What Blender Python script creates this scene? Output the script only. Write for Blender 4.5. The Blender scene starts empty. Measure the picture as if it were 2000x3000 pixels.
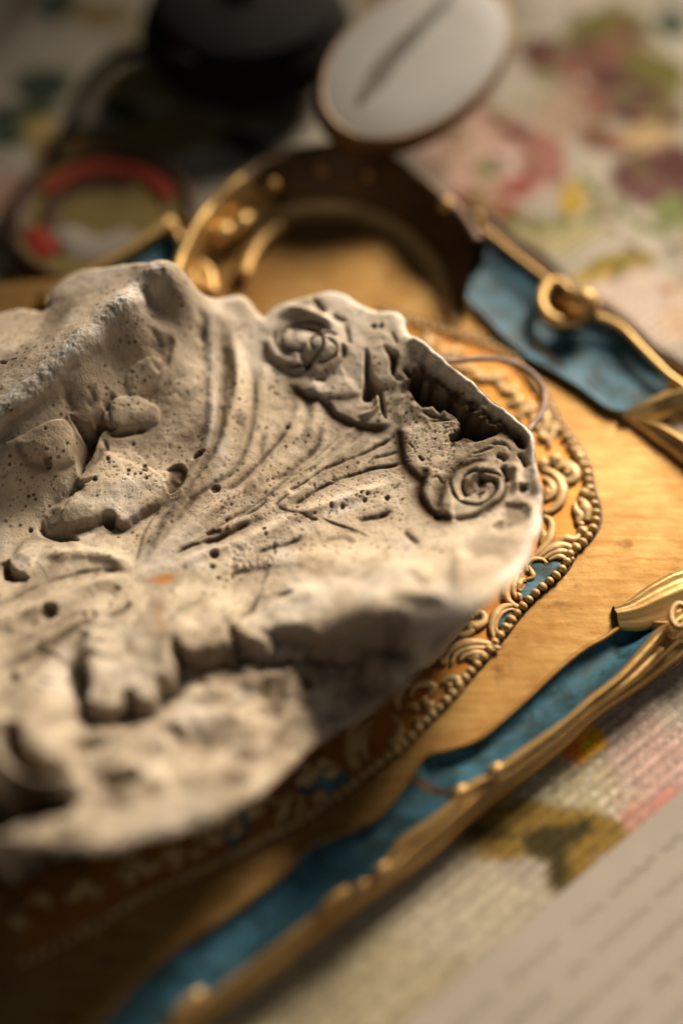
import bpy, bmesh, math, random
import numpy as np
from mathutils import Vector

random.seed(7)
RNG = np.random.default_rng(11)
SC = bpy.context.scene
COL = SC.collection
CM = 0.01                       # everything below is measured in centimetres

# ------------------------------------------------------------------ camera
PITCH = math.radians(56.0)
DIST = 37.0
CAM = np.array([0.0, -DIST * math.cos(PITCH), 2.0 + DIST * math.sin(PITCH)])
FWD = np.array([0.0, math.cos(PITCH), -math.sin(PITCH)])
UPV = np.array([0.0, math.sin(PITCH), math.cos(PITCH)])
cam_d = bpy.data.cameras.new('camera')
cam = bpy.data.objects.new('camera', cam_d)
COL.objects.link(cam)
cam.location = CAM * CM
cam.rotation_euler = (math.pi / 2 - PITCH, 0, 0)
cam_d.sensor_fit = 'VERTICAL'
cam_d.sensor_height = 36
cam_d.sensor_width = 24
cam_d.lens = 50
cam_d.clip_start = 0.01
cam_d.clip_end = 50
cam_d.dof.use_dof = True
cam_d.dof.focus_distance = 36.9 * CM
cam_d.dof.aperture_fstop = 1.8
SC.camera = cam
SC.cycles.use_denoising = True
SC.cycles.sample_clamp_direct = 4.0
SC.cycles.sample_clamp_indirect = 2.0

# ------------------------------------------------------------------ light
SC.view_settings.view_transform = 'Standard'
SC.view_settings.look = 'None'
SC.view_settings.exposure = 0.0
SC.view_settings.gamma = 1.0
W = bpy.data.worlds.new('World')
SC.world = W
W.use_nodes = True
bg = W.node_tree.nodes['Background']
bg.inputs['Color'].default_value = (0.75, 0.85, 1.0, 1)
bg.inputs['Strength'].default_value = 0.036


def lamp(name, loc, target, size, size_y, power, color):
    d = bpy.data.lights.new(name, 'AREA')
    d.shape = 'RECTANGLE'
    d.size = size * CM
    d.size_y = size_y * CM
    d.energy = power
    d.color = color
    o = bpy.data.objects.new(name, d)
    COL.objects.link(o)
    o.location = Vector(loc) * CM
    o.rotation_euler = (Vector(target) - Vector(loc)).to_track_quat('-Z', 'Y').to_euler()
    return o


wl0 = lamp('window_light', (50, 75, 50), (11, 4, 0), 32, 32, 1.52, (1.0, 0.87, 0.72))
lamp('added_fill', (10, -48, 46), (0, 0, 2), 60, 40, 0.32, (1.0, 0.90, 0.78))  # added weak fill from the camera side, no real source there
wl0.data.spread = math.radians(32)

# ------------------------------------------------------------------ helpers


def P(px, py, z):
    """the spot at height z that the photograph shows at (px, py)"""
    u = (px - 1000.0) / 1000.0 * 0.24
    v = (1500.0 - py) / 1500.0 * 0.36
    d = FWD + np.array([u, 0, 0]) + v * UPV
    t = (z - CAM[2]) / d[2]
    return CAM + t * d


def XY(pts, z):
    return np.array([P(x, y, z)[:2] for x, y in pts])


def crop(pts, ox, oy, s):
    return [(ox + x * s, oy + y * s) for x, y in pts]


def catmull(pts, n, closed=False):
    """resample a smooth curve through pts to n points, even arc length"""
    p = np.asarray(pts, float)
    if closed:
        p = np.vstack([p[-1], p, p[0], p[1]])
    else:
        p = np.vstack([2 * p[0] - p[1], p, 2 * p[-1] - p[-2]])
    out = []
    for i in range(1, len(p) - 2):
        t = np.linspace(0, 1, 14, endpoint=False)[:, None]
        a, b, c, d = p[i - 1], p[i], p[i + 1], p[i + 2]
        out.append(0.5 * (2 * b + (c - a) * t + (2 * a - 5 * b + 4 * c - d) * t ** 2 + (3 * b - a - 3 * c + d) * t ** 3))
    out = np.vstack(out + [p[-2][None]])
    s = np.r_[0, np.cumsum(np.linalg.norm(np.diff(out, axis=0), axis=1))]
    q = np.linspace(0, s[-1], n + 1)[:-1] if closed else np.linspace(0, s[-1], n)
    return np.stack([np.interp(q, s, out[:, k]) for k in range(out.shape[1])], 1)


def lin(pts, n):
    p = np.asarray(pts, float)
    s = np.r_[0, np.cumsum(np.linalg.norm(np.diff(p, axis=0), axis=1))]
    q = np.linspace(0, s[-1], n)
    return np.stack([np.interp(q, s, p[:, k]) for k in range(p.shape[1])], 1)


def link(name, me, mat, parent=None, smooth=True):
    o = bpy.data.objects.new(name, me)
    COL.objects.link(o)
    if mat is not None:
        me.materials.append(mat)
    if smooth:
        me.shade_smooth()
    if parent is not None:
        o.parent = parent
        o.matrix_parent_inverse = parent.matrix_basis.inverted()
    return o


def mesh(name, verts, faces, mat, parent=None, smooth=True):
    me = bpy.data.meshes.new(name)
    me.from_pydata([tuple(np.asarray(v) * CM) for v in verts], [], [tuple(int(i) for i in f) for f in faces])
    bm = bmesh.new()
    bm.from_mesh(me)
    bmesh.ops.recalc_face_normals(bm, faces=bm.faces[:])
    bm.to_mesh(me)
    bm.free()
    return link(name, me, mat, parent, smooth)


def thing(name, loc, label, cat, group=None):
    o = bpy.data.objects.new(name, None)
    COL.objects.link(o)
    o.location = Vector(loc) * CM
    o.empty_display_size = 0.01
    o['label'] = label
    o['category'] = cat
    if group:
        o['group'] = group
    return o


def loft(rows, closed=False):
    """rows: list of (n,3) arrays -> verts, quads"""
    n = len(rows[0])
    v = np.vstack(rows)
    f = []
    for r in range(len(rows) - 1):
        for i in range(n if closed else n - 1):
            j = (i + 1) % n
            f.append((r * n + i, r * n + j, (r + 1) * n + j, (r + 1) * n + i))
    return v, f


def tube(path, rad, seg=8, flat=1.0):
    p = np.asarray(path, float)
    n = len(p)
    r = np.broadcast_to(np.asarray(rad, float), (n,))
    tang = np.gradient(p, axis=0)
    tang /= np.linalg.norm(tang, axis=1)[:, None] + 1e-9
    rows = []
    up = np.array([0, 0, 1.0])
    for i in range(n):
        s = np.cross(tang[i], up)
        s /= np.linalg.norm(s) + 1e-9
        u = np.cross(s, tang[i])
        a = np.linspace(0, 2 * math.pi, seg, endpoint=False)
        rows.append(p[i] + r[i] * (np.cos(a)[:, None] * s + flat * np.sin(a)[:, None] * u))
    v, f = loft(rows, closed=True)
    f.append(tuple(range(seg))[::-1])
    f.append(tuple((n - 1) * seg + k for k in range(seg)))
    return v, f


def lathe(profile, seg=48):
    rows = []
    for r, z in profile:
        a = np.linspace(0, 2 * math.pi, seg, endpoint=False)
        rows.append(np.stack([r * np.cos(a), r * np.sin(a), np.full(seg, z)], 1))
    return loft(rows, closed=True)


_lat = {}


def vnoise(x, y, scale, seed):
    if seed not in _lat:
        _lat[seed] = np.random.default_rng(seed).random((256, 256)).astype(np.float32)
    L = _lat[seed]
    fx, fy = x / scale + 100.0, y / scale + 100.0
    ix, iy = np.floor(fx).astype(int), np.floor(fy).astype(int)
    tx, ty = fx - ix, fy - iy
    tx, ty = tx * tx * (3 - 2 * tx), ty * ty * (3 - 2 * ty)
    g = lambda a, b: L[a % 256, b % 256]
    return (g(ix, iy) * (1 - tx) + g(ix + 1, iy) * tx) * (1 - ty) + (g(ix, iy + 1) * (1 - tx) + g(ix + 1, iy + 1) * tx) * ty - 0.5


def fbm(x, y, scale, seed, octv=4):
    s, a = 0, 1.0
    for k in range(octv):
        s = s + a * vnoise(x, y, scale / 2 ** k, seed + k)
        a *= 0.55
    return s


def sstep(a, b, x):
    t = np.clip((x - a) / (b - a), 0, 1)
    return t * t * (3 - 2 * t)


def poly_sd(qx, qy, poly):
    """signed distance to closed polygon (positive inside) and nearest point"""
    best = np.full(qx.shape, 1e9, np.float32)
    nx, ny = np.zeros_like(best), np.zeros_like(best)
    inside = np.zeros(qx.shape, bool)
    n = len(poly)
    for i in range(n):
        ax, ay = poly[i]
        bx, by = poly[(i + 1) % n]
        dx, dy = bx - ax, by - ay
        t = np.clip(((qx - ax) * dx + (qy - ay) * dy) / (dx * dx + dy * dy + 1e-12), 0, 1)
        cx, cy = ax + t * dx, ay + t * dy
        d = (qx - cx) ** 2 + (qy - cy) ** 2
        m = d < best
        best = np.where(m, d, best)
        nx = np.where(m, cx, nx)
        ny = np.where(m, cy, ny)
        c = (ay > qy) != (by > qy)
        with np.errstate(divide='ignore', invalid='ignore'):
            inside ^= c & (qx < (bx - ax) * (qy - ay) / (by - ay + 1e-12) + ax)
    d = np.sqrt(best)
    return np.where(inside, d, -d), nx, ny


def line_sd(qx, qy, pl):
    """distance, side sign (+ left of travel), parameter 0..1 along an open line"""
    best = np.full(qx.shape, 1e9)
    sg = np.zeros(qx.shape)
    tt = np.zeros(qx.shape)
    seg = np.linalg.norm(np.diff(pl, axis=0), axis=1)
    s = np.r_[0, np.cumsum(seg)]
    for i in range(len(pl) - 1):
        ax, ay = pl[i]
        dx, dy = pl[i + 1] - pl[i]
        t = np.clip(((qx - ax) * dx + (qy - ay) * dy) / (dx * dx + dy * dy + 1e-12), 0, 1)
        ex, ey = qx - ax - t * dx, qy - ay - t * dy
        d = ex * ex + ey * ey
        m = d < best
        best = np.where(m, d, best)
        sg = np.where(m, np.sign(dx * ey - dy * ex), sg)
        tt = np.where(m, (s[i] + t * seg[i]) / s[-1], tt)
    return np.sqrt(best), sg, tt


# ------------------------------------------------------------------ materials
class Nodes:
    def __init__(self, name):
        self.m = bpy.data.materials.new(name)
        self.m.use_nodes = True
        self.t = self.m.node_tree
        self.b = self.t.nodes['Principled BSDF']

    def n(self, typ, **kw):
        o = self.t.nodes.new(typ)
        for k, v in kw.items():
            if k in o.inputs.keys():
                o.inputs[k].default_value = v
            else:
                setattr(o, k, v)
        return o

    def l(self, a, b):
        self.t.links.new(a, b)

    def mix(self, fac, a, b, mode='MIX'):
        o = self.t.nodes.new('ShaderNodeMix')
        o.data_type = 'RGBA'
        o.blend_type = mode
        for s, v in ((o.inputs[0], fac), (o.inputs[6], a), (o.inputs[7], b)):
            if isinstance(v, (int, float)):
                s.default_value = v
            elif isinstance(v, tuple):
                s.default_value = v if len(v) == 4 else v + (1,)
            else:
                self.l(v, s)
        return o.outputs[2]

    def noise(self, scale, detail=4, rough=0.55, vec=None, dist=0.0):
        o = self.n('ShaderNodeTexNoise')
        o.inputs['Scale'].default_value = scale
        o.inputs['Detail'].default_value = detail
        o.inputs['Roughness'].default_value = rough
        o.inputs['Distortion'].default_value = dist
        if vec is not None:
            self.l(vec, o.inputs['Vector'])
        return o.outputs[0]

    def ramp(self, src, a, b, lo=0.0, hi=1.0):
        o = self.n('ShaderNodeMapRange')
        self.l(src, o.inputs[0])
        for i, v in zip((1, 2, 3, 4), (a, b, lo, hi)):
            o.inputs[i].default_value = v
        o.clamp = True
        return o.outputs[0]

    def obj(self, scale=(1, 1, 1), rot=(0, 0, 0)):
        c = self.n('ShaderNodeNewGeometry')
        m = self.n('ShaderNodeMapping')
        m.inputs['Scale'].default_value = scale
        m.inputs['Rotation'].default_value = rot
        self.l(c.outputs['Position'], m.inputs[0])
        return m.outputs[0]

    def bump(self, h, strength, dist):
        o = self.n('ShaderNodeBump')
        o.inputs['Strength'].default_value = strength
        o.inputs['Distance'].default_value = dist
        self.l(h, o.inputs['Height'])
        self.l(o.outputs[0], self.b.inputs['Normal'])

    def set(self, **kw):
        for k, v in kw.items():
            k = {'rough': 'Roughness', 'metal': 'Metallic', 'color': 'Base Color', 'spec': 'Specular IOR Level', 'coat': 'Coat Weight'}[k]
            s = self.b.inputs[k]
            if isinstance(v, (int, float)):
                s.default_value = v
            elif isinstance(v, tuple):
                s.default_value = v if len(v) == 4 else v + (1,)
            else:
                self.l(v, s)
        return self


def mat_plaster():
    k = Nodes('old_plaster')
    v = k.obj()
    at = k.n('ShaderNodeAttribute', attribute_name='dirt_shade').outputs['Fac']
    rust = k.n('ShaderNodeAttribute', attribute_name='rust').outputs['Fac']
    big = k.noise(28, 5, 0.6, v)
    mid = k.noise(140, 6, 0.65, v)
    fine = k.noise(900, 4, 0.7, v)
    c = k.mix(k.ramp(big, 0.35, 0.68), (0.56, 0.44, 0.30), (0.68, 0.57, 0.42))
    c = k.mix(k.ramp(mid, 0.50, 0.72, 0, 0.6), c, (0.40, 0.29, 0.19))
    c = k.mix(k.ramp(fine, 0.62, 0.72, 0, 0.55), c, (0.20, 0.14, 0.09))
    vo = k.n('ShaderNodeTexVoronoi')
    vo.inputs['Scale'].default_value = 520
    k.l(v, vo.inputs['Vector'])
    sp = k.n('ShaderNodeMath', operation='MULTIPLY')
    k.l(k.ramp(vo.outputs['Distance'], 0.36, 0.20), sp.inputs[0])
    k.l(k.ramp(k.noise(150, 3, 0.6, v), 0.48, 0.60, 0, 0.9), sp.inputs[1])
    c = k.mix(sp.outputs[0], c, (0.07, 0.045, 0.025))
    wear_light = k.n('ShaderNodeAttribute', attribute_name='wear_light').outputs['Fac']
    c = k.mix(wear_light, c, (0.80, 0.73, 0.64))
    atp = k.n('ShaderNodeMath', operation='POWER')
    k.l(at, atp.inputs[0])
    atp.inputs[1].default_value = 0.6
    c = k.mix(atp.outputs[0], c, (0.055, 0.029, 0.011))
    c = k.mix(rust, c, (0.42, 0.16, 0.03))
    k.set(color=c, rough=0.92, spec=0.25)
    h = k.mix(0.5, k.noise(420, 6, 0.7, v), k.noise(1600, 3, 0.6, v))
    k.bump(h, 0.55, 0.0006)
    return k.m


def mat_gold(name, light, dark, rough=0.42, metal=0.55, grain=1.0, rot=0.6, thr=0.42):
    k = Nodes(name)
    v = k.obj((14, 90, 60), (0, 0, rot))
    v2 = k.obj()
    g = k.noise(6, 5, 0.6, v)
    spots = k.noise(110, 4, 0.6, v2)
    sp2 = k.noise(32, 4, 0.6, v2)
    fleck = k.noise(7, 3, 0.5, k.obj((30, 160, 60), (0, 0, rot)))
    c = k.mix(k.ramp(g, 0.35, 0.70, 0, 0.55 * grain), light, dark)
    c = k.mix(k.ramp(sp2, thr, thr + 0.3, 0, 0.7), c, dark)
    c = k.mix(k.ramp(spots, 0.60, 0.74, 0, 0.55 * grain), c, tuple(x * 0.55 for x in dark))
    c = k.mix(k.ramp(fleck, 0.70, 0.76, 0, 0.6 * grain), c, (0.09, 0.035, 0.008))
    r = k.ramp(sp2, 0.3, 0.7, rough - 0.07, rough + 0.12)
    k.set(color=c, rough=r, metal=metal, spec=0.5)
    k.bump(k.mix(0.5, g, k.noise(500, 4, 0.6, v2)), 0.25, 0.0005)
    return k.m


def mat_blue(name, a=(0.030, 0.098, 0.138), streak=0.0):
    k = Nodes(name)
    v = k.obj()
    big = k.noise(115, 6, 0.65, v, 0.4)
    fine = k.noise(300, 4, 0.6, v)
    st = k.noise(5, 4, 0.6, k.obj((40, 260, 60), (0, 0, 0.62)))
    c = k.mix(k.ramp(big, 0.44, 0.58, 0, 0.95), a, (0.010, 0.034, 0.042))
    c = k.mix(k.ramp(k.noise(45, 4, 0.6, v, 0.6), 0.56, 0.7, 0, 0.7), c, (0.035, 0.04, 0.015))
    c = k.mix(k.ramp(fine, 0.58, 0.7, 0, 0.4), c, (0.07, 0.15, 0.175))
    if streak:
        c = k.mix(k.ramp(st, 0.52, 0.62, 0, streak), c, (0.06, 0.085, 0.03))
    k.set(color=c, rough=0.62, spec=0.2)
    k.bump(fine, 0.25, 0.0004)
    return k.m


def mat_plain(name, col, rough=0.5, metal=0.0, var=0.25, scale=60.0, bump=0.15):
    k = Nodes(name)
    v = k.obj()
    n = k.noise(scale, 5, 0.6, v)
    c = k.mix(k.ramp(n, 0.3, 0.7), tuple(x * (1 - var) for x in col), tuple(min(1, x * (1 + var)) for x in col))
    k.set(color=c, rough=rough, metal=metal, spec=0.5 if metal > 0.1 else 0.12)
    k.bump(k.noise(scale * 8, 4, 0.6, v), bump, 0.0004)
    return k.m


M_PLASTER = mat_plaster()
M_FIELD = mat_gold('gilded_board', (0.33, 0.205, 0.066), (0.20, 0.085, 0.011), rough=0.54, metal=0.75, grain=1.5)
M_RIM = mat_gold('gilded_moulding', (0.66, 0.44, 0.17), (0.30, 0.13, 0.025), rough=0.33, metal=0.75, grain=0.7, thr=0.5)
M_TARN_SHADE = mat_gold('tarnished_shaded_gilding', (0.10, 0.05, 0.014), (0.03, 0.014, 0.006), rough=0.5, metal=0.5, grain=1.0)  # tarnish on moulding and joints, painted shade on the round end wall
M_RELIEF = mat_gold('pale_worn_gilding', (0.54, 0.38, 0.17), (0.30, 0.15, 0.035), rough=0.5, metal=0.3, grain=0.9, thr=0.45)
M_GROUND = mat_gold('orange_bole', (0.38, 0.18, 0.036), (0.26, 0.085, 0.01), rough=0.48, metal=0.8, grain=0.7)
M_BLUE = mat_blue('blue_paint')
M_BLUEW = mat_blue('worn_blue_paint', (0.075, 0.17, 0.23), 0.8)
M_WIRE = mat_plain('rusty_wire', (0.21, 0.14, 0.105), 0.65, 0.2, 0.5, 300)
M_DARK = mat_plain('dark_bronze', (0.008, 0.006, 0.0045), 0.85, 0.0, 0.5, 40)
M_BRASS = mat_plain('old_brass', (0.13, 0.07, 0.022), 0.5, 0.5, 0.4, 60)
M_PALE = mat_plain('pale_enamel', (0.26, 0.24, 0.21), 0.5, 0.0, 0.08, 40)
M_PAPER = mat_plain('letter_paper', (0.36, 0.31, 0.25), 0.9, 0.0, 0.05, 30)
M_INK = mat_plain('faded_ink', (0.275, 0.24, 0.19), 0.9, 0.0, 0.2, 60)
M_RED = mat_plain('red_enamel', (0.17, 0.020, 0.009), 0.55, 0.0, 0.3, 60)
M_OLIVE = mat_plain('olive_enamel', (0.12, 0.09, 0.028), 0.6, 0.0, 0.3, 50)
M_CREAM = mat_plain('cream_enamel', (0.22, 0.19, 0.155), 0.6, 0.0, 0.15, 50)
M_BROWN = mat_plain('brown_enamel', (0.045, 0.022, 0.010), 0.5, 0.0, 0.3, 50)


def mat_cloth():
    k = Nodes('needlepoint_wool')
    a = k.n('ShaderNodeAttribute', attribute_name='thread').outputs['Color']
    n = k.noise(700, 3, 0.6, k.obj())
    c = k.mix(k.ramp(n, 0.3, 0.7, 0, 0.35), a, (0.25, 0.19, 0.11), 'MULTIPLY')
    k.set(color=c, rough=0.95, spec=0.15)
    return k.m


M_CLOTH = mat_cloth()
M_TABLE = mat_plain('plain_linen', (0.35, 0.30, 0.22), 0.95, 0.0, 0.1, 200)

# ------------------------------------------------------------------ tablecloth
TA = P(1191, 3000, 0)[:2]
TB = P(2000, 2315, 0)[:2]
ROW_ANG = math.atan2(TB[1] - TA[1], TB[0] - TA[0])
STITCH = 0.135


def build_cloth():
    ca, sa = math.cos(ROW_ANG), math.sin(ROW_ANG)
    R = 30.0
    n = int(2 * R / STITCH)
    g = (np.arange(n + 1) - n / 2) * STITCH
    iu, iv = np.meshgrid(np.arange(n), np.arange(n), indexing='ij')
    cu, cv = g[iu] + STITCH / 2, g[iv] + STITCH / 2
    cx, cy = cu * ca - cv * sa, cu * sa + cv * ca
    cy += 6
    keep = (np.abs(cx) < 17) & (cy > -17) & (cy < 29)
    iu, iv, cx, cy = iu[keep], iv[keep], cx[keep], cy[keep]
    nc = len(cx)
    # thread colours
    colr = np.empty((nc, 3))
    colr[:] = (0.36, 0.32, 0.25)
    wx = cx + 0.35 * fbm(cx, cy, 1.2, 50, 2)
    wy = cy + 0.35 * fbm(cx, cy, 1.2, 60, 2)
    colr *= (1 + 0.35 * fbm(cx, cy, 3.0, 70, 3))[:, None]

    def blob(px, py, rx, ry, col, rot=0, a=1.0, hard=3.5):
        rx, ry = rx * 1.25, ry * 1.25
        c = P(px, py, 0)
        k = np.linalg.norm(P(px + 50, py, 0) - c) / 50
        ky = np.linalg.norm(P(px, py + 50, 0) - c) / 50
        dx, dy = (wx - c[0]) / k, (wy - c[1]) / ky
        r = math.radians(rot)
        ex, ey = dx * math.cos(r) + dy * math.sin(r), -dx * math.sin(r) + dy * math.cos(r)
        d = np.sqrt((ex / rx) ** 2 + (ey / ry) ** 2) + 0.25 * fbm(cx, cy, 0.6, 80, 2)
        m = (a * np.clip((1.0 - d) * hard + 0.5, 0, 1))[:, None]
        colr[:] = colr * (1 - m) + np.array(col) * m

    def stroke(pts, w, col, a=1.0):
        pl = catmull(XY(pts, 0), 12)
        d, _, _ = line_sd(wx, wy, pl)
        m = (a * np.clip((w / 100 - d) * 9 / (w / 100) * 0.3 + 0.4, 0, 1))[:, None]
        colr[:] = colr * (1 - m) + np.array(col) * m

    OL, DG, MR, DM = (0.11, 0.095, 0.02), (0.035, 0.05, 0.03), (0.17, 0.075, 0.05), (0.075, 0.028, 0.022)
    PK, RD, YE, GR = (0.40, 0.26, 0.20), (0.22, 0.05, 0.035), (0.38, 0.25, 0.04), (0.15, 0.17, 0.06)
    # upper right: leaves, brown flowers, a pink rose
    blob(1777, 84, 105, 48, OL, 10); blob(1966, 70, 45, 35, DG); blob(1601, 161, 60, 50, DM)
    blob(1742, 175, 120, 40, MR, 15); blob(1861, 290, 110, 70, DM, -35); blob(1700, 300, 70, 45, MR)
    blob(1640, 330, 60, 60, (0.30, 0.22, 0.15)); blob(1777, 407, 80, 30, MR, -10); blob(1917, 206, 80, 45, OL, -20)
    blob(1900, 400, 70, 30, (0.36, 0.25, 0.12))
    blob(1426, 449, 175, 110, PK, -10); blob(1517, 526, 70, 35, RD, 20); blob(1412, 595, 90, 25, RD, -10)
    blob(1601, 463, 45, 60, (0.28, 0.12, 0.09)); blob(1500, 380, 80, 22, (0.2, 0.08, 0.06), -30); blob(1480, 480, 50, 40, (0.5, 0.36, 0.3))
    blob(1430, 490, 25, 20, GR); blob(1672, 575, 28, 45, YE)
    stroke([(1700, 510), (1742, 560), (1742, 617), (1707, 680), (1637, 722)], 20, GR)
    blob(1910, 520, 95, 70, (0.12, 0.06, 0.05), 10); blob(1960, 470, 60, 40, DM)
    stroke([(1800, 590), (1860, 650), (1952, 680)], 18, GR); blob(1980, 620, 50, 40, GR)
    blob(1812, 779, 100, 32, (0.22, 0.16, 0.02), 12); blob(1728, 814, 45, 20, YE, 15); blob(1600, 690, 120, 40, (0.33, 0.29, 0.15))
    blob(1952, 849, 26, 22, YE); blob(1560, 650, 40, 20, GR); blob(1990, 945, 60, 40, YE); blob(1900, 900, 160, 90, (0.60, 0.45, 0.38), 0, 0.6)
    rr2 = np.random.default_rng(5)
    for _ in range(120):                                          # small muted sprigs and petals that also paint in the light's falloff
        blob(rr2.uniform(1050, 2050), rr2.uniform(-40, 900), rr2.uniform(10, 42), rr2.uniform(8, 20), [OL, MR, GR, (0.24, 0.18, 0.08), (0.2, 0.12, 0.09), DM][rr2.integers(6)], rr2.uniform(-60, 60), rr2.uniform(0.45, 0.9))
    for _ in range(70):  # muted motifs, also painting in the dimmer light at upper left
        blob(rr2.uniform(-50, 950), rr2.uniform(-40, 900), rr2.uniform(20, 70), rr2.uniform(12, 30), [OL, DG, GR, (0.2, 0.15, 0.06), (0.14, 0.10, 0.05)][rr2.integers(5)], rr2.uniform(-60, 60), rr2.uniform(0.4, 0.85))
    # upper left: dark green sprigs and ochre
    blob(128, 255, 60, 45, DG); blob(64, 335, 95, 26, DG, 8); blob(166, 13, 55, 35, DG); blob(115, 383, 50, 35, YE, 0, 0.7)
    blob(20, 400, 50, 25, DG); blob(383, 338, 85, 26, (0.02, 0.016, 0.01), -25); blob(700, 410, 75, 25, (0.03, 0.02, 0.012), -20)
    blob(360, 420, 150, 50, (0.20, 0.15, 0.05)); blob(430, 250, 120, 40, (0.22, 0.17, 0.06)); blob(190, 450, 80, 40, (0.22, 0.14, 0.05))
    blob(520, 380, 110, 45, (0.20, 0.15, 0.05)); blob(300, 40, 90, 30, (0.2, 0.14, 0.05)); blob(40, 850, 90, 60, OL, 0, 0.7)
    blob(230, 560, 90, 40, (0.16, 0.12, 0.05)); blob(10, 570, 40, 60, (0.35, 0.2, 0.15), 0, 0.6)
    # lower right: beige ground, pink bloom, ochre leaf, orange patch
    blob(1620, 2330, 200, 130, (0.42, 0.36, 0.21), -25, 0.8, 3); blob(1990, 2270, 160, 120, (0.52, 0.34, 0.28), -20, 0.9, 1.3)
    blob(1990, 2360, 60, 40, (0.55, 0.17, 0.13), 0, 0.6); blob(1880, 2400, 70, 40, (0.50, 0.25, 0.19), 0, 0.8)

    def patch(pts, col, a=1.0, soft=0.16):
        d, _, _ = poly_sd(wx, wy, XY(pts, 0))
        m = (a * sstep(-soft, soft, d))[:, None]
        colr[:] = colr * (1 - m) + np.array(col) * m
    # single pale stitches scattered over the beige
    c = P(1600, 2320, 0)
    r = np.hypot(cx - c[0], cy - c[1])
    sp = (RNG.random(nc) < 0.2) & (r < 2.0)
    colr[sp] = colr[sp] * 0.5 + np.array((0.60, 0.54, 0.46)) * 0.5
    patch(crop([(520, 420), (640, 250), (830, 200), (1030, 250), (1250, 300), (1310, 380), (1250, 480), (1130, 570), (1010, 690), (960, 640), (970, 520), (860, 490), (760, 500), (590, 500)], 1000, 2200, .6378), (0.23, 0.145, 0.03))
    patch(crop([(840, 380), (1000, 330), (1160, 310), (1200, 370), (1090, 440), (1060, 540), (1010, 690), (960, 640), (970, 520), (860, 480)], 1000, 2200, .6378), (0.05, 0.038, 0.012))
    patch(crop([(560, 400), (620, 320), (790, 330), (820, 390), (700, 400)], 1000, 2200, .6378), (0.085, 0.06, 0.015))
    patch(crop([(0, 780), (560, 400), (700, 500), (960, 640), (1000, 690), (620, 1010), (370, 890), (0, 1254), (-900, 1400)], 1000, 2200, .6378), (0.48, 0.41, 0.29), 0.75, 0.35)
    patch(crop([(-900, 1500), (-300, 1000), (0, 800), (200, 800), (370, 900), (600, 1000), (350, 1300)], 1000, 2200, .6378), (0.40, 0.335, 0.20), 0.8, 0.5)
    patch(crop([(985, 1270), (1020, 1230), (1120, 1130), (1180, 1160), (1190, 1230), (1060, 1320)], 1000, 1400, .6378), (0.80, 0.24, 0.015))
    patch(crop([(1060, 1240), (1125, 1140), (1180, 1160), (1190, 1230), (1075, 1300)], 1000, 1400, .6378), (0.90, 0.52, 0.015), 0.9)
    # paired rows of thread
    pair = np.where((iv % 2) == 0, 1.06, 0.84) * np.where((iv % 4) < 2, 1.04, 0.96)
    colr *= pair[:, None] * (1 + 0.36 * (RNG.random(nc) - 0.5))[:, None]
    colr = np.clip(colr, 0.004, 0.85)
    # geometry: every stitch a little cushion
    ids = -np.ones((n + 1, n + 1), int)
    cor = np.stack([iu * (n + 1) + iv, (iu + 1) * (n + 1) + iv, (iu + 1) * (n + 1) + iv + 1, iu * (n + 1) + iv + 1], 1)
    uq, inv = np.unique(cor, return_inverse=True)
    inv = inv.reshape(cor.shape)
    qu, qv = g[uq // (n + 1)], g[uq % (n + 1)]
    vx, vy = qu * ca - qv * sa, qu * sa + qv * ca + 6
    top = 0.045 + 0.02 * RNG.random(nc)
    sl = 0.25 * STITCH
    V = np.vstack([np.stack([vx, vy, np.zeros_like(vx)], 1), np.stack([cx + 0.2 * sl * (RNG.random(nc) - .5), cy, top], 1)])
    V[:, 2] += 0.05 * fbm(V[:, 0], V[:, 1], 5.0, 90, 2)
    cen = len(uq) + np.arange(nc)
    F = np.stack([np.stack([inv[:, k], inv[:, (k + 1) % 4], cen], 1) for k in range(4)], 1).reshape(-1, 3)
    me = bpy.data.meshes.new('tablecloth')
    me.vertices.add(len(V)); me.vertices.foreach_set('co', (V * CM).astype(np.float32).ravel())
    me.loops.add(F.size); me.loops.foreach_set('vertex_index', F.astype(np.int32).ravel())
    me.polygons.add(len(F)); me.polygons.foreach_set('loop_start', np.arange(0, F.size, 3, dtype=np.int32))
    me.update(calc_edges=True)
    at = me.attributes.new('thread', 'FLOAT_COLOR', 'FACE')
    c4 = np.ones((len(F), 4), np.float32)
    c4[:, :3] = np.repeat(colr, 4, axis=0)
    at.data.foreach_set('color', c4.ravel())
    o = link('tablecloth', me, M_CLOTH)
    o['kind'] = 'structure'
    o['label'] = 'cream needlepoint cloth stitched with flowers and leaves, under everything'


build_cloth()
t = mesh('table', [(-80, -60, -0.4), (80, -60, -0.4), (80, 100, -0.4), (-80, 100, -0.4)], [(0, 1, 2, 3)], M_TABLE, smooth=False)
t['kind'] = 'structure'
t['label'] = 'plain table surface under the needlepoint cloth'

# ------------------------------------------------------------------ gilded tray
tray = thing('gilded_tray', (0, 0, 0), 'gilded wooden tray with blue painted panels and beaded relief, under the plaster fragment', 'tray')
FZ = 0.9
c6 = lambda p: crop(p, 900, 1600, .4464)
c7 = lambda p: crop(p, 1500, 1600, .3189)
c8 = lambda p: crop(p, 1300, 600, .4464)
cL = lambda p: crop(p, 500, 400, .6378)
c9 = lambda p: crop(p, 1200, 1350, .3827)
cD = lambda p: crop(p, 700, 1900, .4464)

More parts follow.
